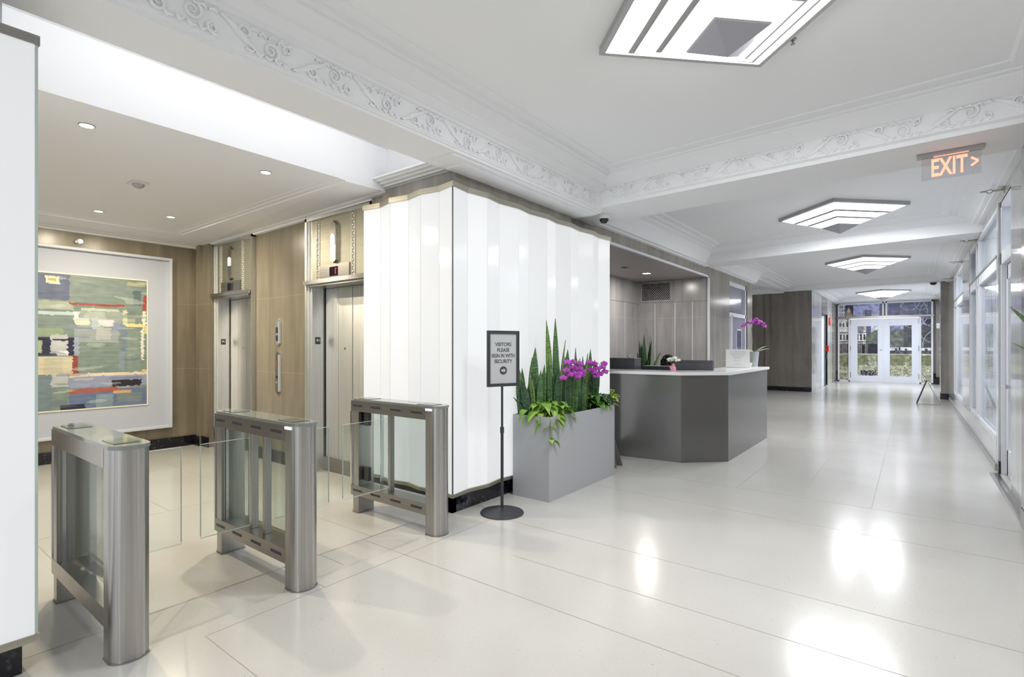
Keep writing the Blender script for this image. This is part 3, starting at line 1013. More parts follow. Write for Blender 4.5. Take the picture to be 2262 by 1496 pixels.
def art(u, v):
    # u along Y (0 = far left end), v from the bottom
    Y = 0.3 + u * 2.335
    s = (Y - 1.505) / 1.13
    if s < -0.02:
        s = s if s > -0.5 else -1.0 - s
    t = 1 - v
    jx = fbm(s * 6, t * 60) * 0.012 + fbm(s * 30, t * 90, 3) * 0.008
    jy = fbm(s * 22, t * 12, 7) * 0.006
    c_ = ART[0][4]
    for a, b_, t0, t1, col in ART:
        if a < s + jx < b_ and t0 < t + jy < t1:
            c_ = col
    n1 = fbm(s * 4, t * 70, 11) * 0.10 + fbm(s * 14, t * 30, 5) * 0.08
    k = fbm(s * 3, t * 25, 20)
    if k > 0.42:
        c_ = tuple(q * 0.55 + w_ * 0.45 for q, w_ in zip(c_, (0.72, 0.78, 0.72)))
    elif k < -0.44:
        c_ = tuple(q * 0.6 + w_ * 0.4 for q, w_ in zip(c_, (0.35, 0.42, 0.5)))
    return tuple((q * 0.78 + sum(c_) / 3 * 0.22) * 1.0 + n1 * 0.4 + w_ for q, w_ in zip(c_, (0.045, 0.035, 0.04)))


pt = thing('framed_painting', 'large abstract painting in green, blue and red patches, in a pale deep frame', 'painting', (-8.43, 1.6, 0.3))
MB().box(-8.45, -8.42, -0.0, 2.9, 0.33, 2.67).build('mount_board', 'mount_board', pt)
f = MB()
f.box(-8.45, -8.36, 2.90, 2.935, 0.3, 2.705).box(-8.45, -8.36, -0.03, 0.0, 0.3, 2.705).box(-8.45, -8.36, 0, 2.9, 0.3, 0.335).box(-8.45, -8.36, 0, 2.9, 2.67, 2.705)
f.build('frame', 'frame_paint', pt, bevel=0.004)
f = MB()
f.box(-8.42, -8.408, 2.635, 2.65, 0.642, 2.371).box(-8.42, -8.408, 0.285, 0.3, 0.642, 2.371).box(-8.42, -8.408, 0.3, 2.635, 0.642, 0.657).box(-8.42, -8.408, 0.3, 2.635, 2.356, 2.371)
f.build('fillet', 'gold_fillet', pt)
picture('canvas', 'print', pt, 240, 170, lambda u, v: (-8.414, 0.3 + u * 2.335, 0.657 + v * 1.699), art)
for p_ in pt.children:
    pass


def mural(X, Z):
    u = 1852 + (X + 2.49) / 0.01497
    v = 843 - Z / 0.0194
    n1 = fbm(u * 0.9, v * 0.9)
    n2_ = fbm(u * 0.35, v * 0.35, 4)
    n3 = fbm(u * 2.3, v * 2.3, 9)
    if v > 807 + 2.0 * n2_ + (4 if u < 1880 else 0):
        # flower beds and stones
        if n1 > 0.05: c_ = (0.84, 0.84, 0.74)
        elif n1 < -0.2: c_ = (0.24, 0.24, 0.20)
        else: c_ = (0.56, 0.55, 0.42)
        if 1905 < u < 1940 and 818 < v < 830 and n2_ < 0.2: c_ = (0.20, 0.19, 0.26)
    elif v > 783:
        c_ = (0.48 + n1 * 0.05, 0.50 + n1 * 0.05, 0.36)
        if v < 786: c_ = (0.66, 0.66, 0.60)
        if 1923 < u < 1941 and v > 786 + n1 * 4:   # shrub
            c_ = (0.72, 0.74, 0.64) if n3 > -0.05 else (0.38, 0.42, 0.30)
        if 2003 < u < 2012 and v > 788 and n3 > 0: c_ = (0.66, 0.68, 0.52)
    elif v > 776 and u > 1965:
        c_ = (0.14, 0.14, 0.19) if n1 < 0.12 else (0.48, 0.48, 0.50)
    elif v > 770 and u > 1967:
        c_ = (0.86, 0.86, 0.90) if abs((u % 21) - 10) > 2 + (v - 770) * 0.2 or v < 772 else (0.32, 0.32, 0.36)
        if 1989 < u < 1993 or 2030 < u < 2034: c_ = (0.2, 0.2, 0.25)
    else:
        c_ = (0.60 + (v - 675) * 0.0012, 0.62 + (v - 675) * 0.0012, 0.83)
        if 1915 < u < 1930 and 690 < v < 770: c_ = (0.34, 0.33, 0.46) if int(v) % 5 else (0.42, 0.42, 0.55)
        if 1929 <= u < 1945 and 716 < v < 760: c_ = (0.76, 0.79, 0.86)
        if u > 1948 and v < 712:
            c_ = (0.30, 0.31, 0.47)
            if 1956 < u < 1968: c_ = (0.40, 0.42, 0.62)
            if 1976 < u < 1992: c_ = (0.30, 0.31, 0.50)
            if u > 1992: c_ = (0.36, 0.38, 0.50)
        elif u > 1948:
            if 1972 < u < 1994 and v < 745: c_ = (0.46, 0.47, 0.66) if int(v) % 6 else (0.62, 0.64, 0.78)
            elif 1962 < u < 1972: c_ = (0.33, 0.33, 0.45)
            if v > 728 + 8 * fbm(u * 0.12, 3) - (6 if u > 2000 else -4):
                c_ = (0.38 + n1 * 0.3, 0.41 + n1 * 0.3, 0.38 + n1 * 0.26)
                if u > 2000: c_ = (0.28 + n1 * 0.3, 0.29 + n1 * 0.3, 0.31 + n1 * 0.26)
            elif u > 2030 and v < 742: c_ = (0.17, 0.17, 0.30)
        # light scribbled arcs on the right
        if u > 1992:
            for cx_, cy_, rr in ((2037, 681, 13), (2012, 672, 22), (2062, 700, 28), (2058, 735, 24), (2020, 700, 30), (2070, 765, 30), (2050, 715, 10)):
                if abs(math.hypot(u - cx_, v - cy_) - rr) < 0.7: c_ = (0.62, 0.64, 0.72)
        # tower block and gabled hall on the left
        if u < 1874 and v < 735:
            c_ = (0.84, 0.84, 0.88)
            if int(u) % 6 < 3 and int(v) % 8 < 4: c_ = (0.44, 0.44, 0.55)
        if 1869 < u < 1888 and 679 < v < 712: c_ = (0.22, 0.21, 0.33)
        if 682 < v < 708 and abs(u - 1877) < (v - 682) * 0.48: c_ = (0.60, 0.57, 0.45)
        if v >= 704 and u < 1918 and not (u > 1885 and v < 722):
            c_ = (0.85, 0.85, 0.82)
            if n3 > 0.3: c_ = (0.45, 0.43, 0.42)
            if 742 < v < 754 and int(u) % 8 < 4: c_ = (0.18, 0.17, 0.22)
            if 716 < v < 726 and int(u) % 9 < 4: c_ = (0.35, 0.33, 0.35)
            if abs(v - 738) < 1.2 or abs(v - 758) < 1.2: c_ = (0.36, 0.34, 0.36)
            if v > 761: c_ = (0.48, 0.44, 0.45) if int(u) % 5 < 3 else (0.25, 0.23, 0.27)
        if 1893 < u < 1912 and 704 < v < 738 and abs(u - 1904) < (v - 716) * 0.6 + 3: c_ = (0.52 + n1 * 0.2, 0.52 + n1 * 0.2, 0.56)
        if 1908 < u < 1914 and v > 764: c_ = (0.10, 0.09, 0.14)
        if u > 1917 and u < 1949 and v > 745 + 6 * fbm(u * 0.15, 8) - (u - 1917) * 0.5:
            c_ = (0.38 + n1 * 0.3, 0.42 + n1 * 0.3, 0.38 + n1 * 0.2)
        if 1922 < u < 1946 and v > 762: c_ = (0.17, 0.17, 0.23)
    g_ = sum(c_) / 3
    lo = 1 + 0.35 * fbm(u * 0.11, v * 0.16, 2)
    return tuple(max(0, min(1, (q * 0.85 + g_ * 0.15) * lo * (1.02 + 0.05 * n1))) for q in c_)


# ================================================================== END DOORS
en = struct_root('window_%d' % 4, (-2.5, 25.95, 0))
ey = 25.88
f = MB()
for a, b_ in ((-2.5, -2.44), (-2.12, -2.06), (0.22, 0.28), (0.58, 0.64)):
    f.box(a, b_, ey - 0.04, ey + 0.06, 0, 2.62 if a in (-2.12, 0.22) else 3.26)
f.box(-2.5, 0.64, ey - 0.04, ey + 0.06, 3.2, 3.26)
f.box(-2.5, 0.64, ey - 0.04, ey + 0.06, 0, 0.05)
f.box(-0.97, -0.91, ey - 0.04, ey + 0.06, 2.7, 3.26)
f.box(-0.86, -0.80, ey - 0.04, ey + 0.06, 2.7, 3.26)
f.build('window_frame', 'white_metal', en, bevel=0.004)
MB().box(-0.91, -0.86, ey - 0.02, ey + 0.05, 2.7, 3.26).build('mullion', 'dark_plastic', en)
MB().box(-2.52, 0.66, ey - 0.1, ey + 0.05, 2.62, 2.70).build('transom_bar', 'steel_dark', en)
for (x0, x1, z0, z1) in ((-2.44, -0.97, 2.7, 3.2), (-0.80, 0.58, 2.7, 3.2), (-2.44, -2.12, 0.05, 2.62), (0.28, 0.58, 0.05, 2.62)):
    picture('mural_pane', 'print', en, max(6, int((x1 - x0) / 0.0146)), int((z1 - z0) / 0.018),
            lambda u, v, x0=x0, x1=x1, z0=z0, z1=z1: (x0 + (x1 - x0) * u, ey + 0.02, z0 + (z1 - z0) * v),
            lambda u, v, x0=x0, x1=x1, z0=z0, z1=z1: mural(x0 + (x1 - x0) * u, z0 + (z1 - z0) * v))
for k, (x0, x1, gx0, gx1) in enumerate(((-2.055, -0.935, -1.80, -1.12), (-0.93, 0.215, -0.715, -0.02))):
    dd = struct_root('door_%d' % (k + 2), (x0, ey, 0))
    f = MB()
    f.box(x0, gx0, ey - 0.035, ey + 0.02, 0.01, 2.58).box(gx1, x1, ey - 0.035, ey + 0.02, 0.01, 2.58)
    f.box(gx0, gx1, ey - 0.035, ey + 0.02, 0.01, 0.26).box(gx0, gx1, ey - 0.035, ey + 0.02, 2.29, 2.58)
    f.build('door_leaf', 'door_white', dd, bevel=0.006)
    picture('mural_pane', 'print', dd, int((gx1 - gx0) / 0.0146), 112,
            lambda u, v: (gx0 + (gx1 - gx0) * u, ey + 0.0, 0.26 + 2.03 * v),
            lambda u, v: mural(gx0 + (gx1 - gx0) * u, 0.26 + 2.03 * v))
    hx = x0 + 0.012 if k == 0 else x1 - 0.012
    h = MB()
    for z in (0.18, 1.28, 2.35):
        h.box(hx - 0.012, hx + 0.012, ey - 0.05, ey - 0.034, z, z + 0.2)
    h.build('door_hinge', 'steel_dark', dd)
    if k == 0:
        MB().lathe([(0.0, -0.05), (0.022, -0.045), (0.022, -0.03), (0.01, 0.0)], (-1.0, ey - 0.035, 1.33), 12, 'y').build('door_lock', 'steel_dark', dd)

# glass door in the side wall beyond the passage
dd = struct_root('door_4', (-2.6, 21.3, 0))
MB().box(-2.62, -2.56, 21.3, 21.38, 0, 2.62).box(-2.62, -2.56, 22.12, 22.2, 0, 2.62).box(-2.62, -2.56, 21.3, 22.2, 2.5, 2.62).build('door_frame', 'door_white', dd)
MB().box(-2.60, -2.585, 21.38, 22.12, 0.02, 2.5).build('door_glass', 'door_white', dd)
MB().box(-2.56, -2.535, 22.16, 22.24, 0, 2.6).box(-2.56, -2.535, 21.3, 22.2, 2.56, 2.6).build('door_edge', 'black_metal', dd)
MB().box(-2.54, -2.50, 22.3, 22.36, 1.0, 1.16).build('door_handle', 'black_metal', dd)
MB().box(-2.9, -2.6, 22.24, 22.96, 0, 2.65).build('door_side_panel', 'stone_grey', dd)

al_ = thing('fire_alarm', 'upper red fire alarm on the wall beyond the stone block', 'fire alarm', (-2.55, 23.3, 2.4))
MB().box(-2.545, -2.49, 23.22, 23.38, 2.28, 2.56).build('housing', 'red_plastic', al_, bevel=0.01)
MB().box(-2.49, -2.485, 23.25, 23.35, 2.44, 2.52).build('strobe_lens', 'white_ceramic', al_)
al_ = thing('fire_alarm', 'lower red fire alarm pull box beside the black door edge', 'fire alarm', (-2.55, 22.8, 1.4))
MB().box(-2.6, -2.49, 22.7, 22.86, 1.27, 1.49).build('housing', 'red_plastic', al_, bevel=0.01)
MB().box(-2.49, -2.48, 22.74, 22.82, 1.34, 1.38).build('pull_handle', 'white_ceramic', al_)

# door left of the passage (between the alcove pier and the passage)
dd = struct_root('door_5', (-3.45, 12.6, 0))
x = -3.42
MB().box(x - 0.05, x + 0.05, 12.6, 14.25, 2.88, 2.98).box(x - 0.05, x + 0.05, 12.6, 14.25, 2.16, 2.25).box(x - 0.05, x + 0.05, 14.12, 14.2, 0, 2.98).box(x - 0.05, x + 0.05, 12.6, 12.66, 0, 2.2).box(x - 0.05, x + 0.05, 12.86, 12.92, 0, 2.2).build('door_frame', 'white_metal', dd)
B(x - 0.01, x, 12.66, 14.12, 2.25, 2.88).build('transom_pane', mat('dim_blue_glass', (0.25, 0.25, 0.31), 0.08), dd)
MB().box(x - 0.02, x + 0.015, 13.02, 14.12, 0.02, 2.16).build('door_leaf', mat('grey_door', (0.22, 0.21, 0.28), 0.3), dd)
MB().box(x + 0.016, x + 0.02, 13.42, 13.86, 1.1, 1.85).build('door_window', mat('dark_blue_glass', (0.09, 0.085, 0.17), 0.06), dd)
MB().box(x + 0.014, x + 0.024, 13.39, 13.42, 1.07, 1.88).box(x + 0.014, x + 0.024, 13.86, 13.89, 1.07, 1.88).box(x + 0.014, x + 0.024, 13.39, 13.89, 1.85, 1.88).build('door_window_frame', 'white_metal', dd)
B(x - 0.03, x - 0.02, 12.66, 12.86, 0, 2.16).build('side_pane', 'mottled', dd)
B(-3.75, -3.62, 12.5, 14.4, 0, 3.0).build('wall_behind_door', 'stone_dark', kind='structure')

# ================================================================== ELEVATORS
def elevator(xo0, xo1, label, red, near):
    """xo0..xo1 outer frame in X on the wall plane Y=3.38"""
    r = thing('elevator_entrance', label, 'elevator', (xo0, 3.38, 0), 'elevator entrances in the lobby')
    yf = 3.36
    xi0, xi1 = xo0 + 0.10, xo1 - 0.10
    f = MB()
    f.box(xo0, xo0 + 0.035, yf - 0.03, 3.56, 0, 2.93).box(xo0 + 0.035, xo0 + 0.065, yf - 0.015, 3.56, 0, 2.93).box(xo0 + 0.065, xi0, yf, 3.56, 0, 2.93)
    f.box(xo1 - 0.035, xo1, yf - 0.03, 3.56, 0, 2.93).box(xi1, xo1 - 0.03, yf, 3.56, 0, 2.93)
    f.box(xo0, xo1, yf - 0.03, 3.5, 2.895, 2.93)
    f.build('door_frame', 'steel_door', r)
    # jamb return
    MB().box(xi0, xi0 + 0.004, yf + 0.004, 3.525, 0, 2.13).box(xi1 - 0.004, xi1, yf + 0.004, 3.525, 0, 2.13).build('jamb', 'steel_jamb', r)
    # doors
    n_ = 2
    wdt = (xi1 - xi0 - 0.02)
    ws = [0, 0.26, 0.52, 1.0]
    for a, b_ in zip(ws, ws[1:]):
        MB().box(xi0 + (0.03 if a == 0 else 0.012) + wdt * a, xi0 + 0.008 + wdt * b_, 3.525 + 0.004 * (a > 0.3), 3.545, 0.02, 2.13).build('door_panel', 'steel_door', r)
    MB().box(xi0 + 0.01, xi1, 3.545, 3.555, 0, 2.13).build('door_gap', 'black_metal', r)
    MB().box(xi0, xi1, 3.5, 3.54, 0, 0.16).build('kick_plate', 'steel_dark', r)
    # header shelf
    MB().box(xi0 - 0.03, xi1 + 0.03, yf - 0.06, 3.5, 2.13, 2.155).box(xi0 - 0.05, xi1 + 0.05, yf - 0.085, 3.5, 2.155, 2.20).build('header_shelf', 'steel', r)
    # upper panel
    up = MB().box(xi0, xi1, yf, 3.5, 2.2, 2.9).build('upper_panel', 'steel_warm', r)
    xc = (xi0 + xi1) / 2 - 0.06
    hw = 0.27
    for x in (xc - hw - 0.06, xc + hw + 0.06):
        t_ = MB()
        t_.box(x - 0.03, x - 0.024, yf - 0.008, yf, 2.2, 2.895).box(x + 0.024, x + 0.03, yf - 0.008, yf, 2.2, 2.895)
        for q in range(22):
            z = 2.22 + q * 0.031
            t_.ball((x + 0.009 * (-1) ** q, yf - 0.003, z), 0.013, 0.008, 0.011, 8, 5)
        t_.build('ornament_strip', mat('pale_cast_metal', (0.72, 0.71, 0.66), 0.35, metal=0.6), r)
    # lantern
    z0, z1 = 2.37, 2.84
    wv = 0.05
    pl = [(-wv, z0 + 0.03), (0, z0), (wv, z0 + 0.03), (wv, z1 - 0.05), (0, z1), (-wv, z1 - 0.05)]

    def plate(P_, y_, th, name, m_, par):
        k = len(P_)
        vs_ = [(xc + a, y_, b_) for a, b_ in P_] + [(xc + a, y_ - th, b_) for a, b_ in P_]
        fs_ = [tuple(range(k)), tuple(range(2 * k - 1, k - 1, -1))] + [(i, k + i, k + (i + 1) % k, (i + 1) % k) for i in range(k)]
        return MB().add(vs_, fs_).build(name, m_, par)
    la = plate(pl, yf, 0.03, 'hall_lantern', 'steel_dark', r)
    plate([(-0.028, 2.57), (0.028, 2.57), (0.028, 2.67), (0.0, 2.69), (-0.028, 2.67)], yf - 0.03, 0.012, 'lantern_glass', 'lantern', la)
    # floor indicator
    ip = MB().box(xc - 0.28, xc + 0.28, yf - 0.02, yf, 2.205, 2.355).build('indicator_plate', 'steel_dark', r)
    MB().box(xc - 0.075, xc + 0.075, yf - 0.024, yf - 0.02, 2.23, 2.33).build('indicator_window', 'black_gloss', ip)
    if red:
        MB().box(xc + 0.035, xc + 0.045, yf - 0.028, yf - 0.024, 2.245, 2.31).box(xc + 0.035, xc + 0.06, yf - 0.028, yf - 0.024, 2.30, 2.31).build('indicator_digit', 'digit_red', ip)
    # floor plaque on the left jamb return
    px_ = xi0 + 0.004
    pq = MB().box(px_, px_ + 0.004, 3.40, 3.465, 1.48, 1.56).build('floor_plaque', 'ink', r)
    text_mesh('1', 0.055, (px_ + 0.005, 3.452, 1.505), (0, 1, 0), (0, 0, 1), 'plaque_number', 'paper', pq)
    st = MB()
    cy_, cz_ = 3.425, 1.525
    P5 = [((0.018 if q % 2 == 0 else 0.008) * sin(q * pi / 5), (0.022 if q % 2 == 0 else 0.009) * cos(q * pi / 5)) for q in range(10)]
    st.add([(px_ + 0.0055, cy_ + a, cz_ + b_) for a, b_ in P5] + [(px_ + 0.0045, cy_ + a, cz_ + b_) for a, b_ in P5], [tuple(range(10))] + [(i, (i + 1) % 10, 10 + (i + 1) % 10, 10 + i) for i in range(10)])
    st.build('plaque_star', 'paper', pq)
    MB().lathe([(0.0, -0.006), (0.013, -0.004), (0.013, 0)], (xi0 + 0.4, 3.525, 1.43), 12, 'y').build('key_hole', 'steel_dark', r)
    return r


elevator(-8.02, -6.85, 'elevator entrance with steel doors nearer the painting', False, False)
elevator(-5.60, -4.36, 'elevator entrance with steel doors right beside the folded light wall', True, True)


def hall_station(z0, z1, label, upper):
    r = thing('call_station', label, 'elevator panel', (-6.28, 3.38, z0), 'elevator hall stations')
    x, wd = -6.28, 0.045
    P_ = [(-wd, z0 + 0.03), (0, z0), (wd, z0 + 0.03), (wd, z1 - 0.03), (0, z1), (-wd, z1 - 0.03)]
    k = 6
    vs_ = [(x + a, 3.38, b_) for a, b_ in P_] + [(x + a * 0.85, 3.36, b_) for a, b_ in P_]
    MB().add(vs_, [tuple(range(k)), tuple(range(2 * k - 1, k - 1, -1))] + [(i, k + i, k + (i + 1) % k, (i + 1) % k) for i in range(k)]).build('face_plate', 'steel_dark' if not upper else 'steel_door', r)
    MB().box(x + 0.040, x + 0.05, 3.352, 3.38, z0 + 0.03, z1 - 0.04).build('side_edge', 'frame_paint', r)
    if upper:
        for z in (1.52, 1.62):
            MB().box(x - 0.02, x + 0.015, 3.354, 3.36, z, z + 0.07).build('lens', 'dark_slot', r)
    else:
        for z, m_ in ((1.07, 'black_gloss'), (1.005, 'chrome')):
            MB().lathe([(0.0, -0.01), (0.016, -0.008), (0.018, 0)], (x, 3.36, z), 14, 'y').build('button', m_, r)
        MB().box(x - 0.018, x + 0.015, 3.356, 3.36, 1.2, 1.26).build('notice', mat('dull_red', (0.28, 0.08, 0.06), 0.5), r)


hall_station(1.46, 1.80, 'upper slim metal panel with pointed end on the stone between the elevators', True)
hall_station(0.86, 1.39, 'lower slim metal call panel with buttons between the elevators', False)

# ================================================================== CEILING FIXTURES OF THE HALL
def fixture(x, y, label):
    r = thing('ceiling_light', label, 'ceiling light', (x, y, 3.4), 'stepped diamond ceiling lights of the hall')
    R0, Z0, Z1 = 0.785, 3.355, 3.075

    def ring(mb, ra, za, rb, zb):
        vs_ = []
        for rr, z in ((ra, za), (rb, zb)):
            for a in range(4):
                vs_.append((x + rr * cos(a * pi / 2), y + rr * sin(a * pi / 2), z))
        mb.add(vs_, [(i, 4 + i, 4 + (i + 1) % 4, (i + 1) % 4) for i in range(4)])
    fr_ = MB(); gl = MB()
    ring(fr_, 0.80, 3.4, 0.80, 3.352); ring(fr_, 0.80, 3.352, 0.755, 3.350)
    radii = [0.755, 0.56, 0.525, 0.38, 0.345, 0.20]
    # near straight-sided pyramid in steps
    zf = lambda q: Z1 + (Z0 - Z1) * (q / R0)
    lg = MB()
    ring(gl, 0.755, 3.352, 0.60, 3.296)
    ring(lg, 0.60, 3.296, 0.558, 3.295); ring(lg, 0.558, 3.295, 0.554, 3.282)
    ring(gl, 0.554, 3.282, 0.42, 3.240)
    ring(lg, 0.42, 3.240, 0.383, 3.239); ring(lg, 0.383, 3.239, 0.379, 3.226)
    ring(gl, 0.379, 3.226, 0.235, 3.176)
    ring(lg, 0.235, 3.176, 0.222, 3.168)
    lg.build('ledge', 'lamp_ledge', r)
    fr_.build('frame', 'lamp_trim', r)
    gl.build('diffuser', 'lamp_white', r)
    tp = MB(); ring(tp, 0.222, 3.168, 0.001, 3.068)
    tp.build('tip', 'lamp_tip', r)
    return r


fx = fixture(FIX_X, FIXTURE_Y[0], 'nearest stepped diamond ceiling light, cut by the top of the photo')
labels = ['stepped diamond ceiling light in the second bay, below the exit sign', 'stepped diamond ceiling light in the third bay', 'smallest and farthest stepped diamond ceiling light, in front of the end doors']


def copy_thing(src, dxyz, label):
    c_ = src.copy(); C.objects.link(c_)
    c_.location = Vector(src.location) + Vector(dxyz)
    c_['label'] = label
    for ch in list(src.children):
        k = ch.copy(); C.objects.link(k); k.parent = c_
        for g_ in list(ch.children):
            q = g_.copy(); C.objects.link(q); q.parent = k
    return c_


for y, lb in zip(FIXTURE_Y[1:], labels):
    copy_thing(fx, (0, y - FIXTURE_Y[0], 0), lb)

# lobby downlights
dl = thing('downlight', 'round recessed downlight nearest the left light wall', 'downlight', (-4.52, 1.06, 2.98), 'round downlights in the lobby ceiling')
MB().lathe([(0.048, 0), (0.048, -0.004), (0.041, -0.006), (0.039, 0)], (-4.52, 1.06, 2.98), 28).build('trim_ring', 'lamp_trim', dl)
MB().lathe([(0.0, -0.004), (0.040, -0.0065), (0.040, -0.004)], (-4.52, 1.06, 2.98), 28).build('lens', 'lamp_warm', dl)
for (x, y), lb in zip(LOBBY_DOWNLIGHTS[1:], ('round recessed downlight in the lobby ceiling nearest the folded light wall', 'round recessed downlight above the painting, the left of the far pair', 'round recessed downlight near the far cornice corner')):
    copy_thing(dl, (x + 4.52, y - 1.06, 0), lb)
sd = thing('smoke_detector', 'white ceiling device with small metal centre in the lobby ceiling', 'smoke detector', (-5.74, 1.73, 2.98))
MB().box(-5.83, -5.65, 1.66, 1.80, 2.968, 2.98).build('base_plate', 'white_ceramic', sd, bevel=0.006)
MB().lathe([(0.05, 0), (0.045, -0.02), (0.02, -0.035), (0.0, -0.036)], (-5.74, 1.73, 2.968), 20).build('sensor', 'lamp_trim', sd)
sp = thing('wall_sprinkler', 'small round chrome fitting on the stone above the painting', 'sprinkler', (-8.45, 1.9, 2.79))
MB().lathe([(0.04, 0), (0.038, 0.015), (0.015, 0.02), (0.012, 0.06), (0.03, 0.065), (0.03, 0.07), (0.0, 0.07)], (-8.45, 1.9, 2.79), 20, 'x').build('escutcheon', 'chrome', sp)


# side wall sprinklers on the right
def sprinkler(y, z, label, x=0.80):
    r = thing('sprinkler', label, 'sprinkler', (x, y, z), 'side wall sprinklers along the right wall')
    MB().lathe([(0.0, 0.0), (0.035, 0.0), (0.035, -0.01), (0.014, -0.02), (0.012, -0.09), (0.0, -0.09)], (x, y, z), 16, 'x').build('escutcheon', 'steel_warm', r)
    MB().tube([(x - 0.09, y, z), (x - 0.11, y, z + 0.02), (x - 0.14, y, z + 0.015), (x - 0.15, y, z)], 0.005, 6).tube([(x - 0.09, y, z), (x - 0.11, y, z - 0.02), (x - 0.14, y, z - 0.015), (x - 0.15, y, z)], 0.005, 6).box(x - 0.20, x - 0.15, y - 0.02, y + 0.02, z + 0.0, z + 0.008).build('deflector', 'steel_dark', r)


for y, z, lb in ((7.8, 3.17, 'nearest side wall sprinkler, beside the exit sign'), (10.9, 3.12, 'second side wall sprinkler from the camera, over the shop window'),
                 (13.9, 3.17, 'third side wall sprinkler from the camera'), (17.2, 3.17, 'farthest side wall sprinkler, near the brown pier')):
    sprinkler(y, z, lb)

# dome cameras
dc = thing('dome_camera', 'white dome security camera on the beam above the folded light wall', 'security camera', (-2.96, 5.68, 3.05))
MB().lathe([(0.085, 0), (0.085, -0.02), (0.07, -0.05), (0.062, -0.055)], (-2.96, 5.68, 3.05), 24).build('housing', 'white_ceramic', dc)
MB().ball((-2.96, 5.68, 2.995), 0.055, 0.055, 0.055, 18, 12).build('dome', 'smoky', dc)
dc = thing('dome_camera', 'small black dome camera on the far beam at the right', 'security camera', (0.46, 18.5, 3.25))
MB().lathe([(0.11, 0), (0.11, -0.02), (0.09, -0.03)], (0.46, 18.5, 3.25), 20).build('housing', 'white_ceramic', dc)
MB().ball((0.46, 18.5, 3.21), 0.08, 0.08, 0.06, 16, 10).build('dome', 'smoky', dc)
cs = thing('ceiling_sprinkler', 'tiny dark ceiling sprinkler beside the nearest ceiling light', 'sprinkler', (-0.64, 3.62, 3.4))
MB().lathe([(0.02, 0), (0.02, -0.006), (0.006, -0.008), (0.006, -0.03), (0.014, -0.032), (0.0, -0.034)], (-0.60, 3.70, 3.4), 14).build('head', 'steel_dark', cs)
cr = thing('card_reader', 'small white box on the stone pier at the right of the end doors', 'card reader', (0.76, 25.78, 2.2))
MB().box(0.73, 0.84, 25.75, 25.8, 2.15, 2.35).build('housing', 'white_ceramic', cr, bevel=0.01)

# exit sign under the first beam
ex = thing('exit_sign', 'clear hanging sign with red EXIT letters and an arrow', 'exit sign', (0.24, 5.54, 3.05))
MB().box(0.03, 0.455, 5.50, 5.58, 3.02, 3.05).build('canopy', 'lamp_trim', ex, bevel=0.006)
MB().box(0.06, 0.435, 5.537, 5.543, 2.83, 3.02).build('panel', 'exit_acrylic', ex)
MB().box(0.14, 0.36, 5.535, 5.545, 3.016, 3.022).build('lamp_slot', 'exit_red', ex)
text_mesh('EXIT', 0.20, (0.235, 5.532, 2.858), (1, 0, 0), (0, 0, 1), 'letters', 'exit_red', ex, bold=0.004, depth=0.0015, sx=0.56)
ar = MB()
for s_ in (1, -1):
    ar.bar((0.372, 5.531, 2.93 + 0.034 * s_), (0.415, 5.531, 2.93), 0.003, 0.016)
ar.build('arrow', 'exit_red', ex)

# ================================================================== SIGN STAND
sx0, sy0 = -2.835, 3.545
ss = thing('sign_stand', 'black floor sign stand asking visitors to sign in with security', 'sign stand', (sx0, sy0, 0))
MB().lathe([(0.188, 0), (0.19, 0.006), (0.186, 0.012), (0.06, 0.036), (0.036, 0.042), (0.016, 0.05), (0.014, 0.05)], (sx0, sy0, 0), 48).build('base', 'black_metal', ss)
MB().lathe([(0.0135, 0), (0.0135, 0.69)], (sx0, sy0, 0.04), 16).build('pole', 'black_metal', ss)
MB().lathe([(0.0105, 0), (0.0105, 0.42)], (sx0, sy0, 0.72), 16).build('pole', 'black_metal', ss)
MB().lathe([(0.0175, 0), (0.0175, 0.05)], (sx0, sy0, 0.70), 16).build('collar', 'black_metal', ss, bevel=0.002)
ud = Vector((0.13, 0.32, 0)).normalized()    # along the board, to the right
nn = Vector((ud.y, -ud.x, 0))                # towards the hall
cc = Vector((sx0, sy0, 0)) + nn * 0.012
hw, z0, z1 = 0.158, 1.105, 1.588


def board(mb, a, b_, za, zb, d0, d1):
    p = [cc + ud * a + nn * d0, cc + ud * b_ + nn * d0, cc + ud * b_ + nn * d1, cc + ud * a + nn * d1]
    return mb.prism([(q.x, q.y) for q in p], za, zb)


f = MB()
board(f, -hw, -hw + 0.026, z0, z1, 0, 0.02); board(f, hw - 0.026, hw, z0, z1, 0, 0.02)
board(f, -hw + 0.026, hw - 0.026, z0, z0 + 0.026, 0, 0.02); board(f, -hw + 0.026, hw - 0.026, z1 - 0.026, z1, 0, 0.02)
f.build('frame', 'black_metal', ss)
board(MB(), -hw + 0.02, hw - 0.02, z0 + 0.02, z1 - 0.02, 0.002, 0.010).build('board', 'sign_grey', ss)
for txt, z in (('VISITORS', 1.455), ('PLEASE', 1.406), ('SIGN IN WITH', 1.357), ('SECURITY', 1.308)):
    text_mesh(txt, 0.044, cc + nn * 0.0105 + Vector((0, 0, z)), ud, (0, 0, 1), 'lettering', 'ink', ss, depth=0.0005, bold=0.0009, sx=0.82 if len(txt) > 9 else 0.9)
ac = cc + nn * 0.0108 + Vector((0, 0, 1.243))
dk = MB()
dk.add([tuple(ac + ud * 0.036 * cos(a * pi / 16) + Vector((0, 0, 0.036 * sin(a * pi / 16)))) for a in range(32)], [tuple(range(32))])
dk.build('arrow_disc', 'ink', ss)
a2 = ac + nn * 0.0008
dk = MB()
pp = [(-0.021, -0.009), (0.002, -0.009), (0.002, -0.021), (0.024, 0.0), (0.002, 0.021), (0.002, 0.009), (-0.021, 0.009)]
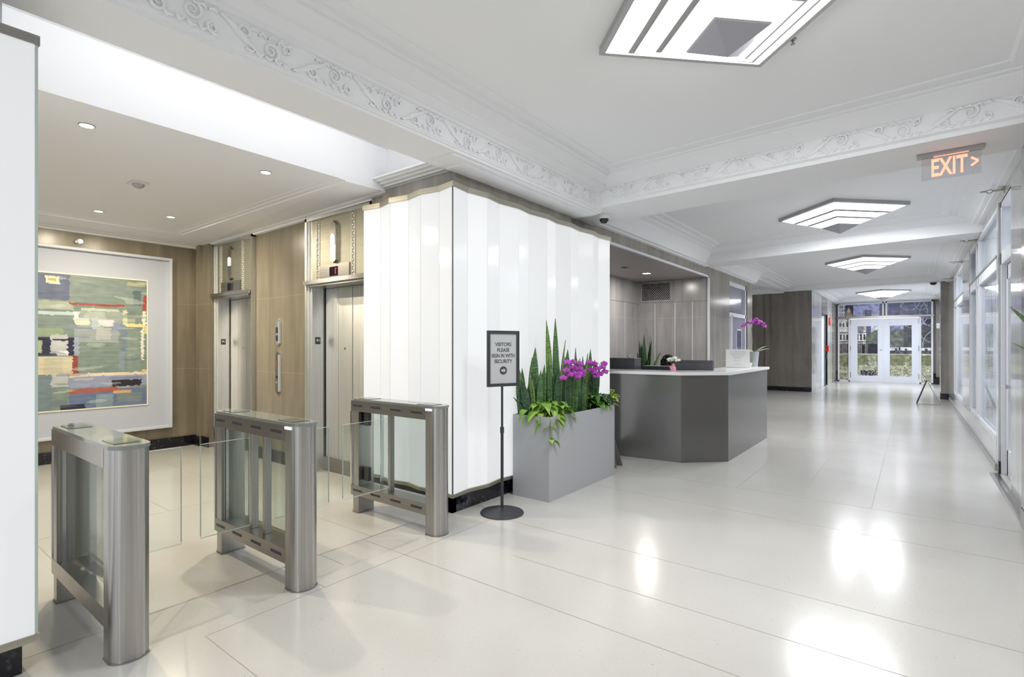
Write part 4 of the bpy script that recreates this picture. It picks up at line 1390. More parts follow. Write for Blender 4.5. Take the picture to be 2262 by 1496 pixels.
dk.add([tuple(a2 + ud * a + Vector((0, 0, b_))) for a, b_ in pp], [tuple(range(7))])
dk.build('arrow', 'sign_grey', ss)

# ================================================================== PLANTER AND PLANTS
PX0, PX1, PY0, PY1, PH = -3.10, -2.675, 4.045, 5.385, 0.79
pl_ = thing('planter', 'tall grey rectangular floor planter full of plants', 'planter', (-2.9, 4.7, 0))
wl_ = 0.012
MB().box(PX0, PX1, PY0, PY0 + wl_, 0, PH).box(PX0, PX1, PY1 - wl_, PY1, 0, PH).box(PX0, PX0 + wl_, PY0 + wl_, PY1 - wl_, 0, PH).box(PX1 - wl_, PX1, PY0 + wl_, PY1 - wl_, 0, PH).build('box', 'planter_grey', pl_)
MB().box(PX0 + wl_, PX1 - wl_, PY0 + wl_, PY1 - wl_, 0.05, PH - 0.05).build('soil', 'soil', pl_)


def snake_leaf(base, h, wd, lean, az, face, m_, parent, name='leaf', curl=0.0):
    """upright tapering blade; face = direction of its broad side normal (angle)"""
    n_ = 12
    ln = Vector((cos(az), sin(az), 0)); vs_ = []; fs_ = []
    for i in range(n_ + 1):
        t_ = i / n_
        c_ = Vector(base) + Vector((0, 0, h * t_)) + ln * (lean * t_ * t_)
        fa = face + curl * t_
        sd_ = Vector((-sin(fa), cos(fa), 0)); nm = Vector((cos(fa), sin(fa), 0))
        ww = wd * 0.5 * (0.62 + 0.38 * sin(min(1, t_ * 1.7) * pi / 2)) * (1 - max(0, (t_ - 0.55) / 0.45) ** 1.7)
        ww = max(ww, 0.001)
        vs_ += [c_ - sd_ * ww + nm * ww * 0.35, c_ - nm * 0.002, c_ + sd_ * ww + nm * ww * 0.35]
    for i in range(n_):
        for k in (0, 1):
            fs_.append((i * 3 + k, i * 3 + k + 1, i * 3 + k + 4, i * 3 + k + 3))
    return MB().add(vs_, fs_, True).build(name, m_, parent, solid=0.003)


VIEW = math.atan2(-1, 0.75)  # towards the camera, roughly


def snake_plant(loc, leaves, label, group='snake plants in the grey planter', cat='snake plant'):
    r = thing('snake_plant', label, cat, loc, group)
    leaves = list(leaves)
    if group:
        for q in range(7):
            leaves.append((random.uniform(-0.11, 0.03), random.uniform(-0.12, 0.12), random.uniform(0.36, 0.6), random.uniform(0.05, 0.075), random.uniform(0, 0.07), random.uniform(0, 6.28), random.choice(('snake_dark', 'snake_dark', 'snake'))))
    for (dx, dy, h, wd, lean, az, m_) in leaves:
        wd *= 1.22
        snake_leaf((loc[0] + dx, loc[1] + dy, loc[2] - 0.02), h, wd, lean, az, VIEW + random.uniform(-0.6, 0.6), m_, r, curl=random.uniform(-0.7, 0.7))
    return r


SZ = PH - 0.05
snake_plant((-2.97, 4.20, SZ), [(0, 0.02, 0.72, 0.075, 0.02, 1.5, 'snake'), (-0.04, 0.06, 0.62, 0.07, 0.03, 2.5, 'snake_light'), (-0.03, -0.07, 0.60, 0.028, 0.12, -2.0, 'snake_light'),
            (0.03, -0.04, 0.48, 0.05, 0.04, -1.8, 'snake_light'), (0.0, -0.08, 0.42, 0.03, 0.07, -2.2, 'snake_dark'), (0.05, 0.04, 0.5, 0.055, 0.02, 0, 'snake'), (-0.02, -0.09, 0.24, 0.03, 0.13, -2.2, 'snake_dark'),
            (0.02, -0.09, 0.22, 0.028, 0.10, -2.0, 'snake_dark'), (0.05, 0.10, 0.55, 0.05, 0.02, 1, 'snake')],
            'snake plant at the left end of the grey planter, nearest the sign')
snake_plant((-2.92, 4.45, SZ), [(0, -0.03, 1.0, 0.062, 0.03, -2.6, 'snake_light'), (0.02, 0.07, 1.02, 0.055, 0.02, 2.8, 'snake'), (-0.05, 0.03, 0.70, 0.065, 0.03, 1.2, 'snake_light'), (0.06, 0.0, 0.52, 0.06, 0.03, 0.5, 'snake_dark'),
            (0.03, 0.12, 0.80, 0.022, 0.08, 1.3, 'snake_light'), (0.04, -0.08, 0.60, 0.05, 0.03, -1.6, 'snake'), (-0.03, 0.14, 0.66, 0.06, 0.03, 1.2, 'snake')],
            'tallest snake plant in the grey planter')
snake_plant((-2.90, 4.72, SZ), [(0, 0, 0.70, 0.07, 0.02, 1.5, 'snake'), (0.02, 0.12, 0.72, 0.055, 0.03, 1.5, 'snake'), (0.05, -0.06, 0.50, 0.07, 0.02, -1, 'snake_dark'), (0.06, 0.05, 0.46, 0.075, 0.02, 0.6, 'snake'),
            (-0.06, 0.06, 0.62, 0.05, 0.02, 2, 'snake_dark'), (0.0, 0.18, 0.60, 0.045, 0.03, 1.5, 'snake')],
            'snake plant behind the left spray of purple orchids')
snake_plant((-2.90, 5.0, SZ), [(0, -0.02, 0.55, 0.06, 0.03, 1.5, 'snake_dark'), (0.02, 0.06, 0.66, 0.035, 0.05, 1.2, 'snake_light'), (0.05, 0.0, 0.42, 0.05, 0.04, 2, 'snake'), (-0.05, 0.08, 0.6, 0.045, 0.02, 2, 'snake_dark'), (0.05, -0.10, 0.36, 0.05, 0.12, -1.6, 'snake_dark')],
            'snake plant between the two sprays of purple orchids')
snake_plant((-2.90, 5.2, SZ), [(0, 0, 0.70, 0.055, 0.02, 1.0, 'snake'), (0.03, 0.06, 0.58, 0.06, 0.02, 1.5, 'snake_dark'), (0.05, -0.04, 0.46, 0.07, 0.01, 1.2, 'snake_dark'), (0.02, 0.12, 0.50, 0.06, 0.08, 1.4, 'snake'), (-0.04, -0.06, 0.62, 0.04, 0.04, -1.2, 'snake')],
            'snake plant at the right end of the grey planter')


def leaf_shape(mb, base, d, L, W, droop=0.3, n_=6, heart=True):
    """pointed leaf growing from base along d"""
    d = Vector(d).normalized()
    s_ = d.cross(Vector((0, 0, 1)))
    s_ = s_.normalized() if s_.length > 0.05 else Vector((1, 0, 0))
    u_ = s_.cross(d).normalized()
    vs_ = []; fs_ = []
    for i in range(n_ + 1):
        t_ = i / n_
        ww = W * 0.5 * (sin(pi * min(1, t_ * 0.9 + 0.18)) ** 0.8 if heart else sin(pi * (0.06 + 0.94 * t_)) ** 0.8)
        if i == n_: ww = 0.0005
        c_ = Vector(base) + d * (L * t_) - Vector((0, 0, 1)) * (droop * L * t_ * t_)
        vs_ += [c_ - s_ * ww + u_ * ww * 0.3, c_, c_ + s_ * ww + u_ * ww * 0.3]
    for i in range(n_):
        for k in (0, 1):
            fs_.append((i * 3 + k, i * 3 + k + 1, i * 3 + k + 4, i * 3 + k + 3))
    mb.add(vs_, fs_, True)


rnd = random.Random(3)
po = thing('pothos', 'bright green trailing pothos spilling over the left corner of the grey planter', 'houseplant', (-2.85, 4.2, SZ))
lv = MB(); stm = MB()
for i in range(120):
    a = rnd.uniform(-2.8, 1.0); rr = rnd.uniform(0.0, 0.19)
    bx_ = Vector((-2.86 + rr * cos(a) * 0.9 + rnd.uniform(-0.08, 0.05), 4.21 + rr * sin(a) * 0.8 + rnd.uniform(-0.05, 0.18), SZ + rnd.uniform(0.03, 0.19) - rr * 0.25))
    dr = Vector((cos(a), sin(a), rnd.uniform(-0.3, 0.6)))
    L_ = rnd.uniform(0.08, 0.12)
    leaf_shape(lv, bx_, dr, L_, L_ * 0.85, rnd.uniform(0.5, 1.2))
    stm.tube([(-2.86, 4.22, SZ - 0.03), ((bx_.x - 2.86) / 2, (bx_.y + 4.22) / 2, bx_.z - 0.02), tuple(bx_)], 0.002, 5)
trail = [(-2.72, 4.10, 0.80), (-2.655, 4.04, 0.76), (-2.655, 4.03, 0.69), (-2.665, 4.03, 0.62), (-2.65, 4.10, 0.56)]
stm.tube(trail, 0.002, 5)
stm.tube([(-2.78, 4.1, 0.8), (-2.76, 4.02, 0.78), (-2.76, 4.02, 0.70)], 0.002, 5)
for (p, dr) in (((-2.655, 4.03, 0.71), (0.3, 0.6, -0.3)), ((-2.66, 4.02, 0.70), (-0.7, -0.6, -0.3)), ((-2.655, 4.03, 0.755), (0.6, 0.3, -0.3)), ((-2.66, 4.03, 0.60), (0.2, 0.8, -0.1)), ((-2.65, 4.09, 0.575), (0.3, 0.9, -0.5)),
                ((-2.655, 4.05, 0.59), (0.5, -0.6, 0.1)), ((-2.76, 4.02, 0.72), (-0.4, -0.6, -0.8)), ((-2.93, 4.03, 0.78), (-0.3, -0.6, -1.0)), ((-2.66, 4.15, 0.78), (0.7, 0.3, -0.5)), ((-2.66, 4.22, 0.78), (0.7, 0.5, -0.6))):
    leaf_shape(lv, p, dr, 0.085, 0.055, 0.5)
lv.build('foliage', 'pothos', po, solid=0.0008)
stm.build('vines', 'stem', po)

fo = thing('foliage_plant', 'dark green low plant with lime tips spilling over the right end of the planter', 'houseplant', (-2.8, 5.2, SZ))
lv = MB(); lm = MB(); stm = MB()
for i in range(120):
    a = rnd.uniform(-1.6, 2.0)
    bx_ = Vector((-2.83 + rnd.uniform(-0.06, 0.12), 5.22 + rnd.uniform(-0.15, 0.12), SZ + rnd.uniform(0.03, 0.18)))
    dr = Vector((cos(a), sin(a), rnd.uniform(0.0, 1.0)))
    leaf_shape(lv, bx_, dr, rnd.uniform(0.08, 0.13), rnd.uniform(0.05, 0.08), 0.7)
    stm.tube([(-2.83, 5.2, SZ - 0.03), tuple((bx_ + Vector((-2.83, 5.2, SZ))) / 2), tuple(bx_)], 0.002, 5)
for (p, dr, L_) in (((-2.86, 5.12, SZ + 0.05), (-0.1, 0.0, 1), 0.22), ((-2.84, 5.2, SZ + 0.08), (0.1, 0.4, 1), 0.22), ((-2.82, 5.16, SZ + 0.05), (0.2, 0.4, 0.7), 0.2)):
    leaf_shape(lv, p, dr, L_, 0.07, 0.1)
for i in range(12):
    p = Vector((-2.70 + rnd.uniform(-0.03, 0.04), 5.38 + rnd.uniform(-0.06, 0.05), SZ + rnd.uniform(0.02, 0.22)))
    a = rnd.uniform(-1.2, 2)
    leaf_shape(lm, p, (cos(a), sin(a), rnd.uniform(-0.3, 0.6)), 0.075, 0.055, 0.6)
    stm.tube([(-2.8, 5.25, SZ - 0.03), tuple((p + Vector((-2.8, 5.25, SZ))) / 2), tuple(p)], 0.002, 5)
lv.build('foliage', 'pothos_dark', fo, solid=0.0008)
lm.build('lime_leaves', 'lime', fo, solid=0.0008)
stm.build('stems', 'stem', fo)


def flower(parent, c_, d, s=0.036, m_='petal'):
    """moth orchid flower facing d"""
    c_ = Vector(c_); d = Vector(d).normalized()
    r_ = d.cross(Vector((0, 0, 1))).normalized(); u_ = r_.cross(d)
    mb = MB()
    for ang, L_, W_ in ((90, 1.0, 0.75), (210, 1.0, 0.7), (330, 1.0, 0.7), (12, 1.12, 1.25), (168, 1.12, 1.25)):
        a = radians(ang)
        e1 = r_ * cos(a) + u_ * sin(a); e2 = -r_ * sin(a) + u_ * cos(a)
        n_ = 5
        vs_ = []; fs_ = []
        for i in range(n_ + 1):
            t_ = i / n_
            ww = s * W_ * 0.5 * sin(pi * (0.1 + 0.86 * t_)) ** 0.7
            q = c_ + e1 * (s * L_ * t_) + d * (s * 0.25 * t_ * (1 - t_))
            vs_ += [q - e2 * ww - d * 0.003, q + d * 0.002, q + e2 * ww - d * 0.003]
        for i in range(n_):
            for k in (0, 1):
                fs_.append((i * 3 + k, i * 3 + k + 1, i * 3 + k + 4, i * 3 + k + 3))
        mb.add(vs_, fs_, True)
    fl_ = mb.build('flower', m_, parent, solid=0.0006)
    MB().ball(tuple(c_ + d * 0.006 - u_ * 0.004), 0.006, 0.006, 0.008, 8, 6).build('lip', 'lip', fl_)


def orchid(label, root, stems, flowers, leaves, group=None, lm_='pothos_dark'):
    r = thing('orchid', label, 'orchid', root, group)
    for s_ in stems:
        MB().tube(s_, 0.0028, 6).build('stem', 'stem', r)
    for p in flowers:
        d = Vector((-p[0] + rnd.uniform(-0.6, 0.9), -p[1] + rnd.uniform(-1.2, 1.2), 0.2 + rnd.uniform(-0.6, 0.5)))
        flower(r, p, d)
    l_ = MB()
    for (p, dr, L_, W_) in leaves:
        leaf_shape(l_, p, dr, L_, W_, 0.25, heart=False)
    l_.build('leaves', lm_, r, solid=0.002)
    return r


orchid('purple moth orchid, the left spray in the grey planter', (-2.82, 4.62, SZ),
       [[(-2.82, 4.66, SZ - 0.02), (-2.80, 4.64, 1.0), (-2.77, 4.60, 1.22), (-2.74, 4.54, 1.27), (-2.72, 4.44, 1.24), (-2.71, 4.36, 1.17)], [(-2.82, 4.68, SZ - 0.02), (-2.78, 4.72, 1.05), (-2.73, 4.72, 1.20), (-2.70, 4.66, 1.15)]],
       [(-2.71, 4.35, 1.14), (-2.72, 4.42, 1.21), (-2.71, 4.47, 1.17), (-2.73, 4.45, 1.29), (-2.72, 4.51, 1.24), (-2.72, 4.55, 1.18), (-2.74, 4.58, 1.29), (-2.73, 4.60, 1.22), (-2.71, 4.62, 1.14), (-2.72, 4.68, 1.22), (-2.71, 4.70, 1.15), (-2.73, 4.70, 1.27), (-2.72, 4.74, 1.19), (-2.70, 4.64, 1.17)],
       [((-2.80, 4.66, SZ), (0.7, -0.3, 0.3), 0.15, 0.06), ((-2.80, 4.68, SZ), (0.5, 0.6, 0.3), 0.15, 0.06)], 'orchids in the grey planter')
orchid('purple moth orchid, the right spray in the grey planter', (-2.82, 4.98, SZ),
       [[(-2.82, 5.0, SZ - 0.02), (-2.80, 5.02, 1.05), (-2.76, 5.02, 1.24), (-2.72, 5.08, 1.27), (-2.70, 5.18, 1.2), (-2.69, 5.28, 1.18), (-2.69, 5.36, 1.175)], [(-2.82, 4.98, SZ - 0.02), (-2.78, 4.94, 1.0), (-2.74, 4.92, 1.22)]],
       [(-2.74, 4.92, 1.28), (-2.73, 4.93, 1.20), (-2.74, 5.03, 1.26), (-2.72, 5.06, 1.21), (-2.71, 5.02, 1.13), (-2.71, 5.10, 1.15), (-2.71, 5.16, 1.22), (-2.70, 5.20, 1.17), (-2.70, 5.18, 1.26), (-2.72, 5.00, 1.17)],
       [((-2.80, 4.96, SZ), (0.7, -0.3, 0.3), 0.15, 0.07), ((-2.80, 5.0, SZ), (0.5, 0.6, 0.3), 0.15, 0.06)], 'orchids in the grey planter')

# leaning grey stand half hidden behind the planter
st = thing('floor_stand', 'dark folded floor stand half hidden behind the grey planter', 'floor sign', (-2.88, 5.72, 0))
mb = MB()
a0, a1 = Vector((-2.80, 5.68, 0)), Vector((-3.05, 5.55, 0))
for s_ in (-1, 1):
    off = Vector((0.45, 0.9, 0)).normalized() * 0.10
b0, b1 = a0 + Vector((0.0, 0.0, 0)), a1
tp = Vector((0.03, 0.07, 0))
mb.add([a0, a1, a1 + Vector((-0.02, 0.05, 0.46)), a0 + Vector((-0.09, 0.05, 0.46)), a0 + Vector((0.0, 0.015, 0)), a1 + Vector((0, 0.015, 0)), a1 + Vector((-0.02, 0.065, 0.46)), a0 + Vector((-0.09, 0.065, 0.46))],
       [(0, 1, 2, 3), (7, 6, 5, 4), (0, 4, 5, 1), (1, 5, 6, 2), (2, 6, 7, 3), (3, 7, 4, 0)])
mb.build('front_panel', 'a_frame_board', st)
mb = MB()
mb.add([(x, y, z) for x, y, z in [(-2.80, 5.86, 0), (-3.05, 5.73, 0), (-3.07, 5.62, 0.45), (-2.89, 5.745, 0.45), (-2.80, 5.845, 0), (-3.05, 5.715, 0), (-3.07, 5.605, 0.45), (-2.89, 5.73, 0.45)]],
       [(3, 2, 1, 0), (4, 5, 6, 7), (1, 5, 4, 0), (2, 6, 5, 1), (3, 7, 6, 2), (0, 4, 7, 3)])
mb.build('rear_panel', 'a_frame_board', st)
mb = MB().bar((-2.815, 5.672, 0.155), (-3.03, 5.562, 0.155), 0.006, 0.045)
mb.build('red_stripe', mat('worn_red', (0.16, 0.04, 0.03), 0.5), st)

# ================================================================== RECEPTION DESK
dk = thing('reception_desk', 'grey angular reception desk with a white counter top', 'reception desk', (-2.6, 7.2, 0))
D = [(-3.50, 6.33), (-2.29, 6.44), (-1.84, 6.87), (-1.83, 9.03)]
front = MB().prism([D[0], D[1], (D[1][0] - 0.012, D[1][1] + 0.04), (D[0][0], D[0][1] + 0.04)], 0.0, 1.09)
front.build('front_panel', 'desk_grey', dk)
MB().prism([D[1], D[2], (D[2][0] - 0.04, D[2][1] + 0.015), (D[1][0] - 0.012, D[1][1] + 0.04)], 0.0, 1.09).build('corner_panel', 'desk_shaded', dk)
MB().prism([D[2], D[3], (D[3][0] - 0.04, D[3][1]), (D[2][0] - 0.04, D[2][1] + 0.015)], 0.0, 1.09).build('side_panel', 'desk_shaded', dk)
MB().box(-3.30, D[3][0], D[3][1] - 0.04, D[3][1], 0, 1.09).build('end_panel', 'desk_shaded', dk)
ov = 0.025
T = [(-3.50, 6.305), (-2.28, 6.415), (-1.813, 6.86), (-1.80, 9.06), (-2.32, 9.06), (-2.32, 7.07), (-2.50, 6.90), (-3.50, 6.80)]
MB().prism(T, 1.09, 1.13).build('counter_top', 'countertop', dk, bevel=0.004)
MB().box(-3.5, -2.36, 6.95, 7.86, 0.72, 0.75).build('work_surface', 'screen_grey', dk)


def tower_screen(label, x0, x1, y, z0, z1, depth, cat='monitor'):
    r = thing('monitor', label, cat, ((x0 + x1) / 2, y, 0.75), 'monitors behind the counter')
    MB().box(x0, x1, y, y + depth, z0, z1).build('casing', 'screen_grey', r, bevel=0.006)
    MB().box(x0 + 0.03, x1 - 0.08, y - 0.003, y, z1 - 0.035, z1 - 0.03).build('vent', 'dark_slot', r)
    MB().box((x0 + x1) / 2 - 0.04, (x0 + x1) / 2 + 0.04, y + 0.01, y + 0.04, 0.752, z0 + 0.02).build('neck', 'dark_plastic', r)
    MB().box((x0 + x1) / 2 - 0.12, (x0 + x1) / 2 + 0.12, y - 0.04, y + 0.12, 0.75, 0.762).build('foot', 'dark_plastic', r)
    return r


tower_screen('wide dark grey monitor back behind the white counter, right of the flowers', -2.62, -2.115, 7.16, 0.98, 1.265, 0.05)
mw = thing('monitor', 'dark grey monitor back behind the counter, next to the light wall', 'monitor', (-3.3, 6.98, 0.75), 'monitors behind the counter')
MB().box(-3.60, -3.14, 6.95, 7.18, 0.80, 1.285).build('casing', 'screen_grey', mw, bevel=0.006)
MB().box(-3.5, -3.2, 6.98, 7.2, 0.75, 0.80).build('foot', 'dark_plastic', mw)
lt = thing('letter_tray', 'low black tray on the desk in front of the alcove plant', 'tray', (-3.0, 7.2, 0.75))
MB().box(-3.13, -2.72, 7.2, 7.45, 0.75, 1.17).build('body', 'dark_plastic', lt, bevel=0.005)

# person: only the dark hair shows above the counter; seated behind the desk
pe = thing('person', 'person seated behind the counter, only dark curly hair showing beside the flowers', 'person', (-3.07, 8.05, 0))
hx, hy, hz = -3.07, 8.05, 1.166
body = MB()
body.ball((hx, hy, hz + 0.0), 0.075, 0.09, 0.115, 20, 14)
body.tube([(hx, hy, hz - 0.07), (hx, hy + 0.01, hz - 0.15), (hx, hy + 0.02, hz - 0.19)], [0.048, 0.052, 0.07], 14)
body.ball((hx + 0.012, hy - 0.088, hz - 0.01), 0.014, 0.022, 0.02, 10, 8)
for s_ in (-1, 1):
    body.ball((hx + s_ * 0.077, hy, hz), 0.012, 0.02, 0.03, 10, 8)
body.tube([(hx, hy + 0.02, hz - 0.17), (hx, hy + 0.03, hz - 0.30), (hx, hy + 0.05, hz - 0.55), (hx, hy + 0.06, hz - 0.72)], [0.09, 0.16, 0.14, 0.17], 18)
body.build('body', 'skin', pe)
sh = MB()
sh.tube([(hx, hy + 0.025, hz - 0.19), (hx, hy + 0.03, hz - 0.24), (hx, hy + 0.04, hz - 0.32), (hx, hy + 0.05, hz - 0.55), (hx, hy + 0.06, hz - 0.74)], [0.08, 0.15, 0.185, 0.16, 0.185], 20)
for s_ in (-1, 1):
    sh.tube([(hx + s_ * 0.15, hy + 0.02, hz - 0.26), (hx + s_ * 0.20, hy - 0.02, hz - 0.42), (hx + s_ * 0.19, hy - 0.12, hz - 0.52)], [0.06, 0.05, 0.042], 12)
sh.build('shirt', 'shirt', pe)
tr = MB()
for s_ in (-1, 1):
    tr.tube([(hx + s_ * 0.08, hy + 0.10, 0.53), (hx + s_ * 0.10, hy - 0.10, 0.53), (hx + s_ * 0.11, hy - 0.34, 0.50), (hx + s_ * 0.11, hy - 0.37, 0.40), (hx + s_ * 0.11, hy - 0.34, 0.08)], [0.10, 0.085, 0.065, 0.062, 0.045], 14)
tr.build('trousers', 'shirt', pe)
sho = MB()
for s_ in (-1, 1):
    sho.ball((hx + s_ * 0.11, hy - 0.40, 0.045), 0.045, 0.13, 0.045, 14, 8)
sho.build('shoes', 'dark_plastic', pe)
arms = MB()
for s_ in (-1, 1):
    w0 = Vector((hx + s_ * 0.12, hy - 0.28, hz - 0.40))
    arms.tube([(hx + s_ * 0.19, hy - 0.10, hz - 0.50), tuple(w0)], [0.036, 0.026], 10)
    arms.ball(tuple(w0 + Vector((0, -0.045, 0))), 0.034, 0.05, 0.014, 12, 8)
    for q in range(4):
        fx_ = w0 + Vector((-0.026 + q * 0.017, -0.08, 0.0))
        L_ = (0.05, 0.06, 0.065, 0.052)[q]
        arms.tube([tuple(fx_), tuple(fx_ + Vector((0, -L_ * 0.6, 0.004))), tuple(fx_ + Vector((0, -L_, -0.012)))], [0.0085, 0.008, 0.006], 8)
    arms.tube([tuple(w0 + Vector((-s_ * 0.03, -0.02, 0))), tuple(w0 + Vector((-s_ * 0.05, -0.05, 0))), tuple(w0 + Vector((-s_ * 0.052, -0.075, -0.005)))], [0.011, 0.01, 0.007], 8)
arms.build('forearms', 'skin', pe)
hr = MB()
rr2 = random.Random(5)
for i in range(110):
    th = rr2.uniform(0, 2 * pi); ph = rr2.uniform(0, 2.1)
    hr.ball((hx + 0.088 * sin(ph) * cos(th), hy + 0.105 * sin(ph) * sin(th), hz + 0.02 + 0.115 * cos(ph)), 0.032, 0.032, 0.032, 8, 6)
hr.build('hair', 'hair', pe)
ch = thing('office_chair', 'dark office chair hidden behind the counter under the seated person', 'chair', (hx, hy + 0.08, 0))
MB().box(hx - 0.24, hx + 0.24, hy - 0.18, hy + 0.26, 0.39, 0.45).build('seat', 'dark_plastic', ch, bevel=0.02)
MB().box(hx - 0.2, hx + 0.2, hy + 0.26, hy + 0.31, 0.5, 0.98).build('backrest', 'dark_plastic', ch, bevel=0.02)
MB().lathe([(0.03, 0.06), (0.03, 0.39)], (hx, hy + 0.05, 0), 12).build('column', 'chrome', ch)
bs = MB()
for q in range(5):
    a = q * 2 * pi / 5
    bs.bar((hx, hy + 0.05, 0.08), (hx + 0.27 * cos(a), hy + 0.05 + 0.27 * sin(a), 0.05), 0.04, 0.03)
    bs.ball((hx + 0.27 * cos(a), hy + 0.05 + 0.27 * sin(a), 0.025), 0.025, 0.025, 0.025, 10, 6)
bs.build('base', 'dark_plastic', ch)

# flowers on the counter
vx, vy, vz = -2.50, 6.74, 1.13
fv = thing('flower_vase', 'small pink vase with white carnations on the counter', 'vase', (vx, vy, vz))
MB().lathe([(0.028, 0), (0.036, 0.012), (0.036, 0.04), (0.02, 0.055), (0.018, 0.075), (0.026, 0.085), (0.02, 0.085)], (vx, vy, vz), 20).build('vase', 'pink_ceramic', fv)
MB().ball((vx - 0.03, vy - 0.005, vz + 0.05), 0.018, 0.018, 0.02, 10, 8).ball((vx + 0.01, vy - 0.02, vz + 0.085), 0.016, 0.014, 0.014, 10, 8).build('ribbon', 'pink_ceramic', fv)
stm = MB()
fpos = [(-0.045, -0.01, 0.15), (0.02, -0.01, 0.165), (0.055, 0.02, 0.135), (-0.01, 0.03, 0.14), (-0.05, 0.04, 0.13)]
for p in fpos:
    stm.tube([(vx, vy, vz + 0.07), (vx + p[0] * 0.6, vy + p[1] * 0.6, vz + 0.11), (vx + p[0], vy + p[1], vz + p[2])], 0.003, 5)
    mb = MB()
    for q in range(14):
        a = q * 2.4; rr_ = 0.016 * math.sqrt(q / 14) * 1.6
        mb.ball((vx + p[0] + rr_ * cos(a), vy + p[1] + rr_ * sin(a), vz + p[2] + 0.01 - rr_ * 0.3 + 0.004 * (q % 3)), 0.016, 0.016, 0.014, 7, 5)
    mb.build('blossom', 'white_petal', fv)
for q in range(6):
    leaf_shape(stm, (vx, vy, vz + 0.08), (cos(q), sin(q), 0.5), 0.05, 0.02, 0.3)
stm.build('stems', 'stem', fv)

# notice, pots and orchid at the right end of the counter
ns = thing('counter_notice', 'white acrylic notice holder standing at the right end of the counter', 'sign', (-2.0, 8.3, 1.13))
pA, pB = Vector((-2.235, 8.215, 0)), Vector((-1.93, 8.36, 0))
uu = (pB - pA).normalized(); n_ = Vector((uu.y, -uu.x, 0)); W = (pB - pA).length
MB().prism([(pA.x, pA.y), (pB.x, pB.y), (pB.x - n_.x * 0.008, pB.y - n_.y * 0.008), (pA.x - n_.x * 0.008, pA.y - n_.y * 0.008)], 1.13, 1.41).build('panel', 'paper', ns)
MB().prism([(pA.x, pA.y), (pB.x, pB.y), (pB.x - n_.x * 0.09, pB.y - n_.y * 0.09), (pA.x - n_.x * 0.09, pA.y - n_.y * 0.09)], 1.13, 1.134).build('foot', 'glass_edge', ns)
pm = (pA + pB) / 2
for txt, z, s_ in (('ALL VISITORS AND', 1.365, 0.026), ('MESSENGERS MUST', 1.335, 0.026), ('SIGN IN WITH', 1.305, 0.026), ('SECURITY', 1.275, 0.026), ('thank you for your', 1.245, 0.016), ('cooperation', 1.225, 0.016), ('management', 1.18, 0.018)):
    text_mesh(txt, s_, pm + n_ * 0.001 + Vector((0, 0, z)), uu, (0, 0, 1), 'lettering', 'ink_pale', ns, depth=0.0004)

su = thing('succulent', 'small white pot of green succulents beside the notice', 'houseplant', (-1.99, 9.0, 1.13))
sc_ = (-2.03, 8.72)
MB().lathe([(0.035, 0), (0.052, 0.07), (0.048, 0.07), (0.045, 0.062), (0.0, 0.062)], (sc_[0], sc_[1], 1.13), 20).build('pot', 'white_ceramic', su)
mb = MB()
for q in range(26):
    a = rnd.uniform(0, 2 * pi); e_ = rnd.uniform(0.1, 1.2)
    leaf_shape(mb, (sc_[0] + 0.03 * cos(a), sc_[1] + 0.03 * sin(a), 1.19), (cos(a), sin(a), e_), 0.055, 0.02, 0.1)
mb.build('foliage', 'pothos', su, solid=0.002)

oc = (-2.0, 8.93)
op = thing('potted_orchid', 'potted purple orchid with a long arching stem on the right end of the counter', 'orchid', (oc[0], oc[1], 1.13))
MB().lathe([(0.052, 0), (0.075, 0.24), (0.07, 0.24), (0.066, 0.22), (0.0, 0.22)], (oc[0], oc[1], 1.13), 26).build('pot', 'grey_ceramic', op)
OS = [(oc[0], oc[1], 1.34), (oc[0] - 0.02, oc[1] - 0.015, 1.5), (oc[0] - 0.03, oc[1] - 0.02, 1.72), (oc[0] - 0.0, oc[1] + 0.02, 1.86), (oc[0] + 0.10, oc[1] - 0.02, 1.86), (oc[0] + 0.16, oc[1] + 0.0, 1.78), (oc[0] + 0.18, oc[1] + 0.01, 1.72)]
MB().tube(OS[:3] + [(oc[0] - 0.06, oc[1] - 0.05, 1.83), (oc[0] - 0.12, oc[1] - 0.09, 1.80)], 0.003, 6).build('stem', 'stem', op)
MB().tube(OS, 0.003, 6).build('stem', 'stem', op)
for dx, dz in ((-0.16, 0.655), (-0.13, 0.675), (-0.085, 0.70), (-0.04, 0.695), (0.0, 0.72), (0.03, 0.75), (0.06, 0.725), (0.095, 0.71), (0.13, 0.68), (0.155, 0.64), (0.05, 0.69)):
    flower(op, (oc[0] + dx * 0.9, oc[1] + dx * 0.4, 1.13 + dz), (1.9 + rnd.uniform(-0.5, 0.5), -8.0 + rnd.uniform(-3, 3), rnd.uniform(-3, 3)), 0.034)
mb = MB()
for dr, L_ in (((1, 0.5, 0.5), 0.26), ((0.9, 0.3, 0.75), 0.24), ((-1, -0.6, 0.25), 0.17), ((-0.7, 0.2, 0.4), 0.16), ((0.4, -1, 0.3), 0.12)):
    leaf_shape(mb, (oc[0], oc[1], 1.35), dr, L_, 0.08, 0.15, heart=False)
mb.build('leaves', 'variegated', op, solid=0.002)
MB().bar((oc[0] - 0.005, oc[1], 1.34), (oc[0] - 0.035, oc[1] - 0.02, 1.80), 0.004).build('support_cane', 'steel_dark', op)

